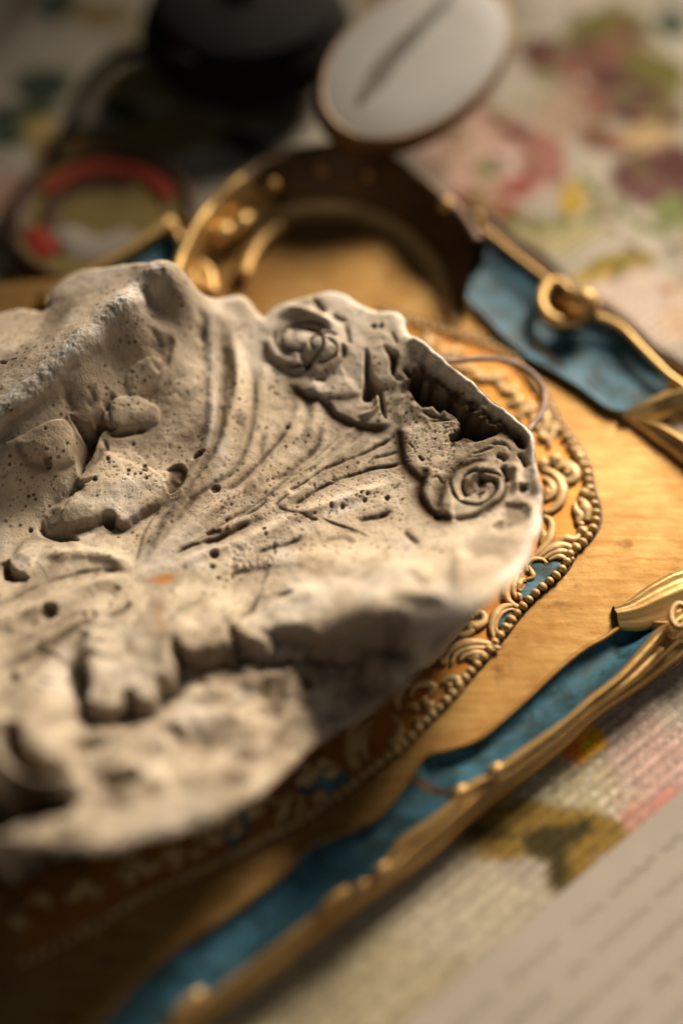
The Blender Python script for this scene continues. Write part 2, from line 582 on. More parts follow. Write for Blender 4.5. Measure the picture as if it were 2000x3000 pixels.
inB = [(1990, 1760), (1838, 1826), (1771, 1868), (1707, 1904), (1643, 1954), (1580, 2012), (1500, 2085), (1400, 2165), (1316, 2195), (1245, 2215), (1204, 2266), (1146, 2348), (1093, 2400), (1030, 2430), (950, 2460), (892, 2492), (834, 2555), (745, 2625), (638, 2700), (510, 2785), (408, 2874), (330, 2960), (200, 3080)]
outB = [(2010, 1775), (1924, 1842), (1883, 1887), (1803, 1976), (1723, 2040), (1660, 2097), (1580, 2155), (1500, 2210), (1430, 2262), (1370, 2290), (1334, 2330), (1258, 2395), (1169, 2455), (1128, 2512), (1070, 2575), (1000, 2618), (900, 2690), (760, 2800), (640, 2890), (530, 2965), (400, 3080)]
bot = [(2120, 1835), (2000, 1932), (1908, 2002), (1819, 2061), (1742, 2115), (1653, 2200), (1510, 2313), (1383, 2415), (1255, 2530), (1120, 2622), (1000, 2708), (829, 2845), (689, 2944), (574, 3020), (450, 3110)]


def w3(pts, z, n, off=0.0):
    a = lin(catmull(XY(pts, z), n * 2), n)
    return np.c_[a, np.full(n, z)]


N = 160
# the flat board
edgeA_in = c8([(-700, 250), (-300, 420), (0, 640), (200, 770), (460, 975), (640, 1050), (850, 1190), (1060, 1370), (1180, 1420), (1350, 1500), (1700, 1740), (2000, 2050)])
board = [tuple(p) for p in XY([(200, 3080), (-700, 2900), (-700, 900), (300, 800)], FZ)]
fieldpoly = np.vstack([w3(inB, FZ, 70)[::1, :2], np.array(board), XY([(560, 700)], FZ), w3(edgeA_in, FZ, 40)[:, :2]])
fv = [(x, y, FZ) for x, y in fieldpoly] + [(x, y, 0.15) for x, y in fieldpoly]
nf = len(fieldpoly)
mesh('board', fv, [tuple(range(nf))] + [(i, (i + 1) % nf, nf + (i + 1) % nf, nf + i) for i in range(nf)], M_FIELD, tray, smooth=False)

# long lower rim: valley, painted cove, stepped moulding, outer side
La = w3(inB, FZ + 0.003, N)
Lb = w3(outB, 1.14, N)
mid = [La * (1 - k) + Lb * k for k in (0.08, 0.2, 0.35, 0.5, 0.65, 0.8, 0.92)]
for k, m in zip((0.08, 0.2, 0.35, 0.5, 0.65, 0.8, 0.92), mid):
    m[:, 2] = FZ + 0.003 + 0.24 * k - 0.40 * math.sin(math.pi * k) ** 0.8 * (1 - 0.3 * k)
cove = [La] + mid + [Lb]
Lc = w3(bot, 0.03, N)
outer = Lc.copy()
prof = [(0.0, 1.14), (0.07, 1.25), (0.15, 1.30), (0.24, 1.25), (0.30, 1.12), (0.34, 1.08), (0.42, 1.11), (0.50, 1.10), (0.57, 0.98), (0.62, 0.88), (0.66, 0.86), (0.76, 0.84), (0.86, 0.68), (0.94, 0.42), (1.0, 0.03)]


def blendz(k, z):
    # walk from the photo line outB to bot at the stated height
    q = catmull(np.array([np.array(p) for p in outB]), N)
    b = catmull(np.array([np.array(p) for p in bot]), N)
    m = q * (1 - k) + b * k
    return np.array([P(x, y, z) for x, y in m])


rim_rows = [blendz(k, z) for k, z in prof]
v, f = loft(rim_rows)
mesh('rim_moulding', v, f, M_RIM, tray)
# split the cove: painted panel, gold joint, painted panel
cv = np.stack(cove)
js = [int(N * 0.06), int(N * 0.462), int(N * 0.474), N - 1]
for a, b, nm, mt in ((0, js[0], 'rim_cove', M_RIM), (js[0], js[1], 'blue_panel', M_BLUE), (js[1], js[2], 'rim_joint', M_TARN_SHADE), (js[2], js[3], 'blue_panel', M_BLUE)):
    v, f = loft([r[a:b + 1] for r in cv])
    o = mesh(nm, v, f, mt, tray)
    if nm == 'blue_panel':
        o['label'] = 'lit blue cove panel nearer the corner' if a == js[0] else 'shaded long blue cove panel'
# thin gold lip between board and cove
v, f = tube(La + np.array([0, 0, 0.02]), 0.07, 8, 0.8)
mesh('inner_lip', v, f, M_FIELD, tray)


def knob(px, py, z, r, mat=M_RIM, name='knob', sx=1.0, rz=0.0):
    c = P(px, py, z)
    vs, fs = lathe([(0.001, r), (0.5 * r, 0.87 * r), (0.87 * r, 0.5 * r), (r, 0), (0.87 * r, -0.5 * r), (0.01, -0.8 * r)], 14)
    vs = np.asarray(vs)
    vs[:, 0] *= sx
    cr, sr = math.cos(rz), math.sin(rz)
    vs = np.c_[vs[:, 0] * cr - vs[:, 1] * sr, vs[:, 0] * sr + vs[:, 1] * cr, vs[:, 2]] + c
    return mesh(name, vs, fs, mat, tray)


for px, py, z, r, sx in ((1450, 2258, 1.2, 0.18, 1.5), (1345, 2322, 1.2, 0.17, 1.6), (1115, 2550, 1.28, 0.17, 1.7), (1055, 2600, 1.25, 0.13, 2.0),
                         (975, 2640, 1.32, 0.15, 3.4), (545, 2945, 1.3, 0.16, 3.2)):
    knob(px, py, z, r, sx=sx, rz=0.75)


def ridge_leaf(name, center, half, z0, crest, mat, n=26, side=0.5):
    """a raised carved leaf: centre line in photo px, half width in cm, crest height"""
    c = lin(catmull(XY(center, z0 + crest * 0.6), n * 2), n)
    tg = np.gradient(c, axis=0)
    tg /= np.linalg.norm(tg, axis=1)[:, None]
    nr = np.c_[-tg[:, 1], tg[:, 0]]
    h = np.interp(np.linspace(0, 1, n), np.linspace(0, 1, len(half)), half)
    rows = []
    for k, zz in ((-1, -0.05), (-0.9, 0.35), (-0.6, 0.55), (-0.3, 0.6), (-0.05, 0.95), (0.1, 1.0), (0.3, 0.85), (0.55, 0.6), (0.62, 0.75), (0.85, 0.6), (1, -0.05)):
        rows.append(np.c_[c + nr * (h * k)[:, None], z0 + crest * zz * np.clip(h / max(half), 0.25, 1) ** 0.6])
    v, f = loft(rows)
    return mesh(name, v, f, mat, tray)


# corner at the right: carved leaves that run out of the picture
ridge_leaf('corner_leaf', c7([(960, 620), (1150, 590), (1350, 510), (1600, 410), (1760, 345)]), [0.34, 0.5, 0.66, 0.75, 0.7], FZ, 0.4, M_RIM)
ridge_leaf('corner_leaf', c7([(1300, 690), (1480, 720), (1700, 640), (1950, 480)]), [0.15, 0.45, 0.5, 0.5], FZ, 0.45, M_RIM)
v, f = tube(np.array([P(*q, 1.6) for q in c7([(1530 + 75 * math.cos(a), 640 + 105 * math.sin(a)) for a in np.linspace(0.6, 6.6, 28)])]), 0.09, 10)
mesh('scroll', v, f, M_RELIEF, tray)
knob(*c7([(1460, 790)])[0], 1.2, 0.2)
ridge_leaf('corner_leaf', c8([(1180, 1350), (1350, 1310), (1500, 1260), (1750, 1200)]), [0.12, 0.3, 0.4, 0.5], FZ, 0.7, M_RIM)
ridge_leaf('corner_leaf', c8([(1230, 1370), (1400, 1460), (1568, 1570), (1800, 1750)]), [0.1, 0.28, 0.34, 0.4], FZ, 0.5, M_RIM)

# upper right panel
pan = c8([(190, 170), (300, 230), (440, 340), (600, 440), (650, 500), (630, 570), (640, 650), (680, 715), (760, 775), (850, 775), (970, 755), (1100, 785), (1190, 845), (1250, 925), (1350, 1035), (1450, 1120), (1465, 1180), (1400, 1260), (1280, 1300), (1180, 1350), (1060, 1320), (900, 1200), (720, 1090), (560, 1000), (400, 870), (280, 740), (180, 650), (120, 560), (130, 400), (160, 260)])


def panel(name, poly_px, zc, mat, sag=0.16, tilt=None):
    pw = catmull(XY(poly_px, zc), 90, closed=True)
    c = pw.mean(0)
    rows = []
    for k in (1.0, 0.97, 0.9, 0.8, 0.65, 0.45, 0.25, 0.08):
        q = c + (pw - c) * k
        z = zc - sag * (1 - k ** 4) + 0.05 * fbm(q[:, 0], q[:, 1], 0.9, 33, 2)
        rows.append(np.c_[q, z if k < 1 else np.full(len(q), zc)])
    v, f = loft(rows, closed=True)
    nv = len(pw)
    f.append(tuple(len(v) - nv + i for i in range(nv)))
    return mesh(name, v, f, mat, tray)


o = panel('blue_panel', pan, 1.12, M_BLUE)
o['label'] = 'mottled blue panel with a gold curl biting into its far edge'
# gold bed around the panel
bed_in = c8([(-100, 520), (60, 640), (200, 770), (460, 975), (640, 1050), (850, 1190), (1060, 1370), (1180, 1430), (1400, 1400), (1700, 1500)])
bed_out = c8([(60, -60), (160, -10), (280, 50), (450, 190), (620, 300), (760, 420), (850, 540), (1000, 610), (1120, 680), (1250, 790), (1400, 930), (1500, 985), (1700, 1130)])
nb = 70
A = lin(catmull(np.array(bed_in), 140), nb)
B = lin(catmull(np.array(bed_out), 140), nb)


def bedrow(k, z):
    m = A * (1 - k) + B * k
    return np.array([P(x, y, z) for x, y in m])


rows = [bedrow(0, FZ + 0.01), bedrow(0.06, FZ - 0.06), bedrow(0.12, 1.02), bedrow(0.2, 0.93), bedrow(0.84, 0.93), bedrow(0.86, 1.25), bedrow(0.89, 1.36), bedrow(0.92, 1.25), bedrow(0.945, 1.0), bedrow(0.97, 1.02), bedrow(0.985, 1.28), bedrow(1.0, 1.22), bedrow(1.01, 0.9), bedrow(1.02, 0.03)]
v, f = loft(rows[:7])
mesh('rim_bed', v, f, M_RIM, tray)
v, f = loft(rows[6:])
mesh('rim_moulding', v, f, M_TARN_SHADE, tray)
lipA = np.array([P(x, y, 1.42) for x, y in lin(catmull(c8([(200, 110), (300, 190), (420, 290), (560, 400), (670, 485)]), 60), 40)])
v, f = tube(lipA, 0.085, 10)
mesh('panel_lip', v, f, M_RIM, tray)
lipB = np.array([P(x, y, 1.42) for x, y in lin(catmull(c8([(990, 725), (1150, 795), (1300, 945), (1450, 1095), (1568, 1185), (1750, 1300)]), 60), 40)])
v, f = tube(lipB, 0.10, 10)
mesh('panel_lip', v, f, M_RIM, tray)
curl = lin(catmull(c8([(830, 570), (760, 505), (690, 510), (645, 580), (640, 660), (690, 735), (790, 775), (900, 770), (975, 720)]), 60), 44)
v, f = tube(np.array([P(x, y, 1.45) for x, y in curl]), np.interp(np.linspace(0, 1, 44), [0, .3, .7, 1], [0.10, 0.17, 0.17, 0.12]), 12)
mesh('curl', v, f, M_RIM, tray)
knob(*c8([(915, 655)])[0], 1.7, 0.5)
knob(*c8([(770, 650)])[0], 1.1, 0.26, M_GROUND)
knob(*c8([(218, 85)])[0], 1.6, 0.2)
v, f = tube(np.array([P(x, y, 1.35) for x, y in lin(catmull(c8([(150, 150), (130, 230), (100, 330)]), 20), 14)]), 0.13, 10)
mesh('panel_lip', v, f, M_RIM, tray)

# round end of the tray: floor, step ring, standing wall with knobs
floor_px = cL([(220, 800), (250, 640), (330, 520), (440, 440), (600, 385), (800, 375), (950, 425), (1080, 520), (1170, 640), (1220, 760), (1250, 900)])
ringi_px = cL([(130, 800), (170, 620), (270, 500), (400, 400), (550, 335), (700, 315), (850, 330), (1000, 390), (1120, 480), (1210, 600), (1250, 720), (1290, 900)])
ring_px = cL([(100, 800), (140, 610), (240, 480), (380, 380), (530, 310), (700, 288), (850, 305), (1005, 365), (1135, 455), (1240, 570), (1280, 700), (1330, 900)])
top_px = cL([(-20, 800), (60, 560), (130, 400), (240, 270), (340, 185), (460, 115), (610, 65), (770, 50), (940, 80), (1090, 155), (1220, 265), (1300, 330), (1400, 480)])
NL = 80
fl = np.array([P(x, y, 0.82) for x, y in lin(catmull(floor_px, 160), NL)])
fm = np.array([P(x, y, 0.70) for x, y in lin(catmull(floor_px, 160), NL)])
ri = np.array([P(x, y, 0.98) for x, y in lin(catmull(ringi_px, 160), NL)])
ro = np.array([P(x, y, 1.10) for x, y in lin(catmull(ring_px, 160), NL)])
ro2 = ro * 1.0
tp = np.array([P(x, y, 2.3) for x, y in lin(catmull(top_px, 160), NL)])
cen = fl.mean(0)
tp[:, 2] += 0.16 * np.abs(np.sin(np.linspace(0, 1, NL) * math.pi * 7.5)) - 0.08
ctr_line = np.c_[np.tile(P(*cL([(720, 900)])[0], 0.86)[:2], (NL, 1)), np.full(NL, 0.86)]
v, f = loft([ctr_line, fl * 0.75 + ctr_line * 0.25, fl * 0.97 + ctr_line * 0.03, fl])
mesh('end_floor', v, f, M_FIELD, tray)
g1 = fl * 0.6 + ri * 0.4
g1[:, 2] = 0.62
v, f = loft([fl, g1 * 0.5 + fl * 0.5 - np.array([0, 0, 0.05]), g1, ri * 0.9 + fl * 0.1, ri, (ri + ro) / 2 + np.array([0, 0, 0.06]), ro])
mesh('step_ring', v, f, M_RIM, tray)
wl = []
for k, dz in ((0, -0.05), (0.06, -0.22), (0.2, -0.18), (0.4, -0.16), (0.6, -0.12), (0.8, -0.05), (0.92, 0.02), (1.0, 0.0)):
    q = ro * (1 - k) + tp * k
    q[:, 2] += dz
    wl.append(q)
out_dir = tp - ctr_line
out_dir[:, 2] = 0
out_dir /= np.linalg.norm(out_dir, axis=1)[:, None]
for d, z in ((0.16, 2.36), (0.32, 2.2), (0.38, 1.6), (0.36, 0.03)):
    q = tp + out_dir * d
    q[:, 2] = z
    wl.append(q)
v, f = loft([r[:30] for r in wl])
o = mesh('end_wall', v, f, M_RIM, tray)
o['label'] = 'bright gilded side of the round end'
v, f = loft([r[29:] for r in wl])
o = mesh('end_wall', v, f, M_TARN_SHADE, tray)  # shade of this wall is put into the darker gilding
o['label'] = 'side of the round end with shade put into its dark colour'
for x, y, z, r, sx in ((470, 225, 1.95, 0.22, 1), (690, 155, 2.1, 0.17, 0.7), (905, 178, 2.05, 0.15, 0.7), (1265, 315, 2.2, 0.24, 1.0), (330, 400, 1.5, 0.3, 1.6), (240, 450, 1.5, 0.34, 1.4)):
    knob(*cL([(x, y)])[0], z, r, sx=sx, rz=0.9)
for pts, r in (([(100, 590), (200, 510), (330, 410), (420, 350)], 0.17), ([(330, 640), (370, 540), (430, 460), (520, 400)], 0.24), ([(130, 590), (170, 640), (180, 720)], 0.26)):
    v, f = tube(np.array([P(x, y, 1.15) for x, y in lin(catmull(cL(pts), 30), 18)]), r, 10, 0.7)
    mesh('gadroon', v, f, M_RIM, tray)
# left painted panel that peeps over the plaster
lp = [(500, 683), (555, 790), (420, 900), (200, 900), (330, 790)]
o = panel('blue_panel', lp, 1.12, M_BLUE)
o['label'] = 'small dark blue corner of a panel behind the plaster'
for pts, r in (([(505, 648), (430, 700), (350, 752), (260, 800), (120, 880)], 0.2), ([(505, 660), (535, 720), (560, 790), (580, 850)], 0.15)):
    v, f = tube(np.array([P(x, y, 1.3) for x, y in lin(catmull(pts, 30), 20)]), r, 10)
    mesh('panel_lip', v, f, M_RIM, tray)
side = np.array([P(x, y, 1.0) for x, y in lin([(560, 640), (400, 720), (120, 890)], 20)])
v, f = loft([side + np.array([0, 0, .3]), side + np.array([-0.1, 0.12, 0]), side + np.array([-.12, .15, -0.97])])
mesh('rim_moulding', v, f, M_RIM, tray)

# relief band inside the bead line
bead_px = [(1100, 905), (1220, 945), (1330, 975), (1420, 1005), (1495, 1045), (1555, 1108), (1598, 1177), (1641, 1258), (1667, 1290), (1712, 1362), (1725, 1428), (1743, 1492), (1738, 1540), (1709, 1584), (1674, 1612), (1655, 1652), (1628, 1684), (1590, 1716), (1551, 1752), (1515, 1792), (1480, 1836), (1448, 1880), (1412, 1925), (1355, 1992), (1302, 2054), (1248, 2107), (1203, 2156), (1156, 2197), (1095, 2242), (1046, 2282), (950, 2351), (896, 2388), (834, 2424), (789, 2446), (700, 2495), (529, 2572), (383, 2642), (306, 2692), (210, 2744), (60, 2820)]
band = catmull(XY(bead_px, FZ), 120)
inner = XY([(60, 2400), (200, 1000), (1000, 900)], FZ)
bp = np.vstack([band, inner])
nb2 = len(bp)
gv = [(x, y, FZ + 0.05) for x, y in bp] + [(x, y, FZ - 0.02) for x, y in bp]
mesh('relief_ground', gv, [tuple(range(nb2))] + [(i, (i + 1) % nb2, nb2 + (i + 1) % nb2, nb2 + i) for i in range(nb2)], M_GROUND, tray, smooth=False)
# dark recess just outside the beads
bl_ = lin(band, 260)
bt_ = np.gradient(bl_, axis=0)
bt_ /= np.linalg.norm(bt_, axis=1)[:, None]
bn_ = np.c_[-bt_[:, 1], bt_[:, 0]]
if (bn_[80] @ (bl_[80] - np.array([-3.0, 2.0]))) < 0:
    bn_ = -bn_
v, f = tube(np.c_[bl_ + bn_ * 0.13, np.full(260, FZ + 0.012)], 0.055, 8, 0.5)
mesh('bead_recess', v, f, M_TARN_SHADE, tray)
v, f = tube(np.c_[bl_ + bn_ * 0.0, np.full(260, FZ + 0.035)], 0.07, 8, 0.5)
mesh('bead_recess', v, f, M_TARN_SHADE, tray)

bead_path = catmull(XY(bead_px, FZ + 0.15), 2000)
s = np.r_[0, np.cumsum(np.linalg.norm(np.diff(bead_path, axis=0), axis=1))]
pitch = 0.262
vs, fs = lathe([(0.001, 0.10), (0.06, 0.09), (0.105, 0.05), (0.118, 0.0), (0.105, -0.05), (0.07, -0.10)], 12)
vs = np.asarray(vs)
bm_src = mesh('bead', vs, fs, M_RELIEF, tray)
bead_me = bm_src.data
first = True
q = 0.1
while q < s[-1]:
    x, y = np.interp(q, s, bead_path[:, 0]), np.interp(q, s, bead_path[:, 1])
    x2, y2 = np.interp(q + 0.05, s, bead_path[:, 0]), np.interp(q + 0.05, s, bead_path[:, 1])
    if first:
        b = bm_src
        first = False
    else:
        b = bm_src.copy()
        COL.objects.link(b)
        b.parent = tray
    b.location = Vector((x, y, FZ + 0.12 + random.uniform(-.015, .015))) * CM
    b.rotation_euler = (random.uniform(-.2, .2), random.uniform(-.2, .2), math.atan2(y2 - y, x2 - x))
    b.scale = (random.uniform(0.82, 1.02), random.uniform(1.0, 1.25), random.uniform(0.9, 1.15))
    q += pitch * random.uniform(0.93, 1.07)

# carved scrolls
SCROLLS = []


def scroll(px, r=0.11, z=None, mat=M_RELIEF, flat=0.55, name='scroll', ends=(0.35, 1.0, 0.45)):
    z = FZ + 0.10 if z is None else z
    n = max(10, 5 * len(px))
    path = lin(catmull(XY(px, z), n * 2), n)
    t_ = np.linspace(0, 1, n)
    rr = 1.15 * r * np.interp(t_, [0, 0.5, 1], ends)
    zz = z + 0.02 * np.sin(t_ * 3.1)
    v, f = tube(np.c_[path, zz], rr, 8, flat)
    return mesh(name, v, f, mat, tray)


for pts, r in (
    ([(1010, 60), (1100, 100), (1160, 200), (1150, 310), (1080, 380), (1020, 390)], .16), ([(1020, 120), (1080, 180), (1085, 260), (1030, 300)], .12),
    ([(1040, 200), (1060, 240), (1030, 280)], .1), ([(1130, 40), (1190, 20), (1250, 60), (1260, 130), (1200, 160), (1140, 120)], .15), ([(1180, 80), (1220, 100)], .12),
    ([(1260, 320), (1270, 380), (1300, 420), (1290, 470), (1330, 490)], .12), ([(1290, 290), (1330, 330), (1350, 400), (1350, 460)], .17), ([(1320, 210), (1350, 280)], .16),
    ([(1010, 420), (1070, 450), (1085, 520), (1060, 610), (1000, 690), (920, 750)], .13), ([(1000, 520), (1025, 570), (1000, 640)], .1),
    ([(960, 760), (1050, 690), (1150, 650), (1230, 665), (1270, 710)], .13), ([(1010, 760), (1080, 715), (1170, 695), (1220, 725), (1250, 760)], .1),
    ([(1060, 760), (1120, 735), (1180, 745), (1210, 780)], .08), ([(1100, 640), (1180, 600), (1260, 600), (1300, 560)], .12), ([(1290, 560), (1320, 540), (1350, 520)], .16),
    ([(900, 850), (890, 790), (940, 755), (1010, 755), (1050, 785)], .07), ([(905, 800), (930, 850), (940, 890), (890, 910)], .07),
    ([(850, 840), (780, 900), (735, 980), (745, 1060), (800, 1110), (840, 1120)], .12), ([(880, 900), (840, 930), (830, 980), (850, 1000)], .1), ([(830, 860), (800, 930), (790, 1000), (820, 1060)], .1),
    ([(850, 1070), (830, 1030), (800, 1020)], .08),
    ([(650, 1370), (625, 1290), (645, 1200), (700, 1130), (790, 1105), (830, 1120)], .12), ([(670, 1330), (655, 1260), (680, 1190), (740, 1145), (800, 1135)], .07), ([(690, 1340), (730, 1290), (790, 1250)], .1),
    ([(330, 1300), (370, 1330), (430, 1330), (470, 1300), (460, 1260), (500, 1270), (560, 1240), (570, 1190), (535, 1160), (490, 1185)], .12), ([(420, 1230), (450, 1200), (490, 1200)], .1),
    ([(270, 1560), (285, 1480), (370, 1420), (480, 1395), (600, 1405), (690, 1440)], .13), ([(320, 1560), (350, 1490), (430, 1450), (540, 1435), (650, 1450)], .1), ([(380, 1530), (430, 1490), (520, 1475), (620, 1480)], .1), ([(450, 1520), (520, 1505), (600, 1510)], .08),
    ([(80, 1540), (130, 1500), (190, 1480), (240, 1510), (250, 1560)], .1), ([(120, 1560), (160, 1530), (200, 1540)], .1),
):
    scroll(c9(pts), r)
for pts, r in (
    ([(600, 1070), (590, 1000), (620, 930), (680, 900)], .13), ([(680, 990), (700, 930), (760, 900), (830, 925), (800, 980)], .12), ([(780, 980), (770, 1020), (820, 1060), (780, 1090)], .11),
    ([(650, 1060), (690, 1040), (730, 1080)], .11), ([(880, 900), (920, 870), (980, 880), (1000, 930), (960, 960)], .12), ([(910, 920), (950, 910)], .09),
    ([(440, 1080), (370, 1120), (300, 1190), (268, 1290), (270, 1390), (310, 1460)], .12), ([(430, 1150), (370, 1190), (320, 1270), (310, 1370), (340, 1450)], .12), ([(420, 1200), (380, 1250), (365, 1330), (390, 1400)], .1),
    ([(560, 1110), (600, 1170), (600, 1230), (560, 1290), (540, 1260)], .12), ([(620, 1240), (590, 1300), (550, 1340)], .11), ([(700, 1130), (740, 1160), (740, 1200)], .1),
    ([(60, 1440), (100, 1410), (150, 1420)], .14), ([(10, 1500), (40, 1470), (70, 1490)], .12),
):
    scroll(c6(pts), r)
for pts, r in (
    ([(60, 1120), (90, 1060), (120, 1000)], .16), ([(220, 1010), (280, 1000), (300, 1050), (260, 1110), (280, 1150)], .13), ([(390, 950), (405, 1010), (390, 1080), (400, 1120)], .12),
    ([(480, 1000), (540, 960), (590, 990)], .12), ([(530, 800), (560, 750), (610, 780)], .13), ([(410, 810), (440, 770), (480, 790)], .12),
    ([(-300, 1250), (-250, 1180), (-200, 1200), (-220, 1280)], .14), ([(-150, 1220), (-100, 1120), (-60, 1080)], .14), ([(-500, 1400), (-440, 1330), (-400, 1380), (-440, 1450)], .14), ([(-620, 1500), (-560, 1420), (-520, 1450)], .14),
    ([(-60, 1180), (-20, 1120), (-10, 1200)], .13),
):
    scroll(cD(pts), r)
# scrolls along the shaded lower run
sr = np.random.default_rng(3)
lowrun = lin(np.array([(1180, 2130), (1000, 2270), (860, 2370), (720, 2440), (560, 2520), (400, 2590), (250, 2660), (120, 2720)]), 22)
for k, (bx, by) in enumerate(lowrun):
    a0 = sr.uniform(0, 6.28)
    ox, oy = sr.uniform(-75, -8), sr.uniform(-60, -15)
    if k < 5 and ox < -40:
        continue
    tw = 1 if k % 2 else -1
    scroll([(bx + ox + 34 * (1 - .13 * j) * math.cos(a0 + tw * j * .8), by + oy + 26 * (1 - .13 * j) * math.sin(a0 + tw * j * .8)) for j in range(6)], sr.uniform(0.10, 0.15), flat=0.8)
# upper run of the band, far out of focus
for k in range(14):
    t_ = k / 13.0
    bx, by = np.interp(t_, [0, .3, .6, 1], [1225, 1380, 1490, 1600]), np.interp(t_, [0, .3, .6, 1], [985, 1040, 1110, 1260])
    bx += random.uniform(-25, 10)
    by += random.uniform(0, 35)
    a0 = random.uniform(0, 6.28)
    scroll([(bx + 26 * (1 - .12 * j) * math.cos(a0 + j * .85), by + 20 * (1 - .12 * j) * math.sin(a0 + j * .85)) for j in range(6)], 0.12)
for pts, r in (([(240, 760), (290, 780), (300, 950), (260, 1000)], .16), ([(270, 990), (310, 960), (390, 900), (350, 1050), (340, 1130)], .14), ([(330, 1250), (370, 1230), (400, 1250), (380, 1290)], .17), ([(240, 1240), (280, 1270), (300, 1330)], .15), ([(400, 1330), (460, 1300), (560, 1350), (580, 1420), (500, 1440)], .13), ([(520, 1090), (560, 1150), (620, 1230), (650, 1330)], .13)):
    scroll(crop(pts, 1500, 950, .3188), r)


def inlay(px, z=FZ + 0.085, mat=M_BLUEW):
    pw = catmull(XY(px, z), 48, closed=True)
    c = pw.mean(0)
    rows = [np.c_[pw, np.full(48, FZ + 0.03)], np.c_[pw, np.full(48, z - 0.01)], np.c_[c + (pw - c) * 0.93, np.full(48, z)]]
    v, f = loft(rows, closed=True)
    f.append(tuple(range(96, 144)))
    return mesh('blue_inlay', v, f, mat, tray)


inlay(c9([(910, 800), (950, 770), (1000, 765), (1040, 795), (1080, 770), (1130, 765), (1160, 790), (1130, 840), (1070, 880), (1010, 960), (940, 1010), (880, 1055), (840, 1050), (850, 1020), (830, 990), (870, 975), (900, 920), (935, 880), (940, 855), (910, 830)]))
inlay(c9([(690, 1200), (750, 1150), (815, 1148), (820, 1180), (790, 1220), (730, 1255), (685, 1275), (665, 1262), (670, 1225)]))
inlay(c9([(622, 1285), (618, 1250), (640, 1215), (648, 1240), (640, 1290)]))
inlay(cD([(380, 870), (450, 820), (570, 800), (730, 830), (650, 930), (500, 965), (410, 940)]))
inlay(cD([(-120, 1080), (-40, 1020), (60, 990), (60, 1180), (-20, 1300), (-90, 1270)]))
inlay(crop([(930, 960), (990, 930), (1060, 950), (1040, 990), (960, 1000)], 0, 0, 1.28))

# ------------------------------------------------------------------ plaster fragment
CTRL = [(-150, 1320, 3.2), (0, 1215, 3.75), (128, 1112, 4.15), (250, 1000, 4.55), (380, 880, 4.85), (490, 790, 5.0),
        (-100, 980, 3.1), (60, 900, 3.3), (200, 820, 3.7), (330, 775, 4.2), (150, 960, 3.8), (300, 870, 4.35),
        (60, 1310, 3.35), (190, 1230, 3.45), (330, 1060, 3.75), (450, 900, 4.0), (300, 1290, 2.6), (80, 1450, 2.35), (-150, 1500, 2.3),
        (450, 1150, 2.9), (600, 1440, 2.4), (600, 1000, 3.05), (590, 860, 3.7), (620, 1200, 2.8), (740, 1000, 2.9), (720, 880, 3.1),
        (800, 1200, 2.6), (930, 870, 3.4), (960, 1020, 3.15), (1150, 930, 3.55), (1090, 1200, 2.8), (1260, 1040, 3.7), (1400, 1150, 3.65),
        (1540, 1270, 3.6), (1580, 1460, 3.7), (1550, 1620, 4.4), (1380, 1800, 5.3), (1250, 1250, 3.1), (1400, 1400, 3.2), (1200, 1450, 2.75),
        (1000, 1500, 2.45), (800, 1600, 2.35), (1150, 1650, 3.0), (1330, 1650, 3.85), (1090, 1800, 4.0), (900, 1780, 2.9), (600, 1750, 2.5),
        (400, 1700, 2.45), (200, 1750, 2.5), (-100, 1750, 2.5), (100, 2000, 3.0), (350, 1950, 3.0), (600, 1900, 2.9), (200, 2200, 3.7),
        (500, 2200, 3.3), (800, 2100, 2.6), (1050, 2030, 2.5), (1200, 1930, 3.7), (400, 2420, 4.0), (700, 2300, 3.4), (100, 2450, 4.2), (-150, 2350, 4.1)]
cp = np.array([P(*c) for c in CTRL])


def tps_k(r2):
    return np.where(r2 > 0, 0.5 * r2 * np.log(np.maximum(r2, 1e-12)), 0)


nC = len(cp)
d2 = ((cp[:, None, :2] - cp[None, :, :2]) ** 2).sum(2)
Kmat = np.zeros((nC + 3, nC + 3))
Kmat[:nC, :nC] = tps_k(d2) + np.eye(nC) * 0.15
Kmat[:nC, nC] = 1
Kmat[:nC, nC + 1:] = cp[:, :2]
Kmat[nC:, :nC] = Kmat[:nC, nC:].T
sol = np.linalg.solve(Kmat, np.r_[cp[:, 2], 0, 0, 0])


def macro(x, y):
    z = sol[nC] + sol[nC + 1] * x + sol[nC + 2] * y
    for i in range(nC):
        z = z + sol[i] * tps_k((x - cp[i, 0]) ** 2 + (y - cp[i, 1]) ** 2)
    return z


def S(pts):
    p = np.asarray(pts, float)
    z = np.full(len(p), 3.0)
    for _ in range(8):
        w = np.array([P(a, b, c) for (a, b), c in zip(p, z)])
        z = 0.5 * z + 0.5 * macro(w[:, 0], w[:, 1])
    return w[:, :2]


OUTLINE = [(-200, 950), (-100, 925), (0, 908), (60, 890), (130, 905), (138, 860), (170, 815), (240, 780), (330, 771), (430, 764), (500, 762), (540, 790), (572, 840), (605, 862), (700, 858), (738, 878), (768, 912), (800, 892), (860, 870), (920, 850), (960, 843), (1010, 855), (1060, 885), (1115, 905), (1160, 902), (1185, 925), (1192, 960), (1225, 990), (1270, 1028), (1320, 1075), (1370, 1110), (1400, 1138), (1440, 1180), (1500, 1220), (1548, 1258), (1565, 1310), (1575, 1380), (1588, 1450), (1582, 1540), (1562, 1600), (1530, 1660), (1480, 1715), (1420, 1770), (1370, 1812), (1320, 1862), (1265, 1910), (1215, 1965), (1160, 2020), (1100, 2065), (1020, 2110), (960, 2150), (900, 2195), (850, 2245), (790, 2295), (720, 2345), (640, 2385), (540, 2425), (420, 2450), (390, 2478), (300, 2495), (200, 2500), (100, 2480), (-120, 2450), (-300, 2400), (-330, 2000), (-330, 1400), (-300, 1000)]
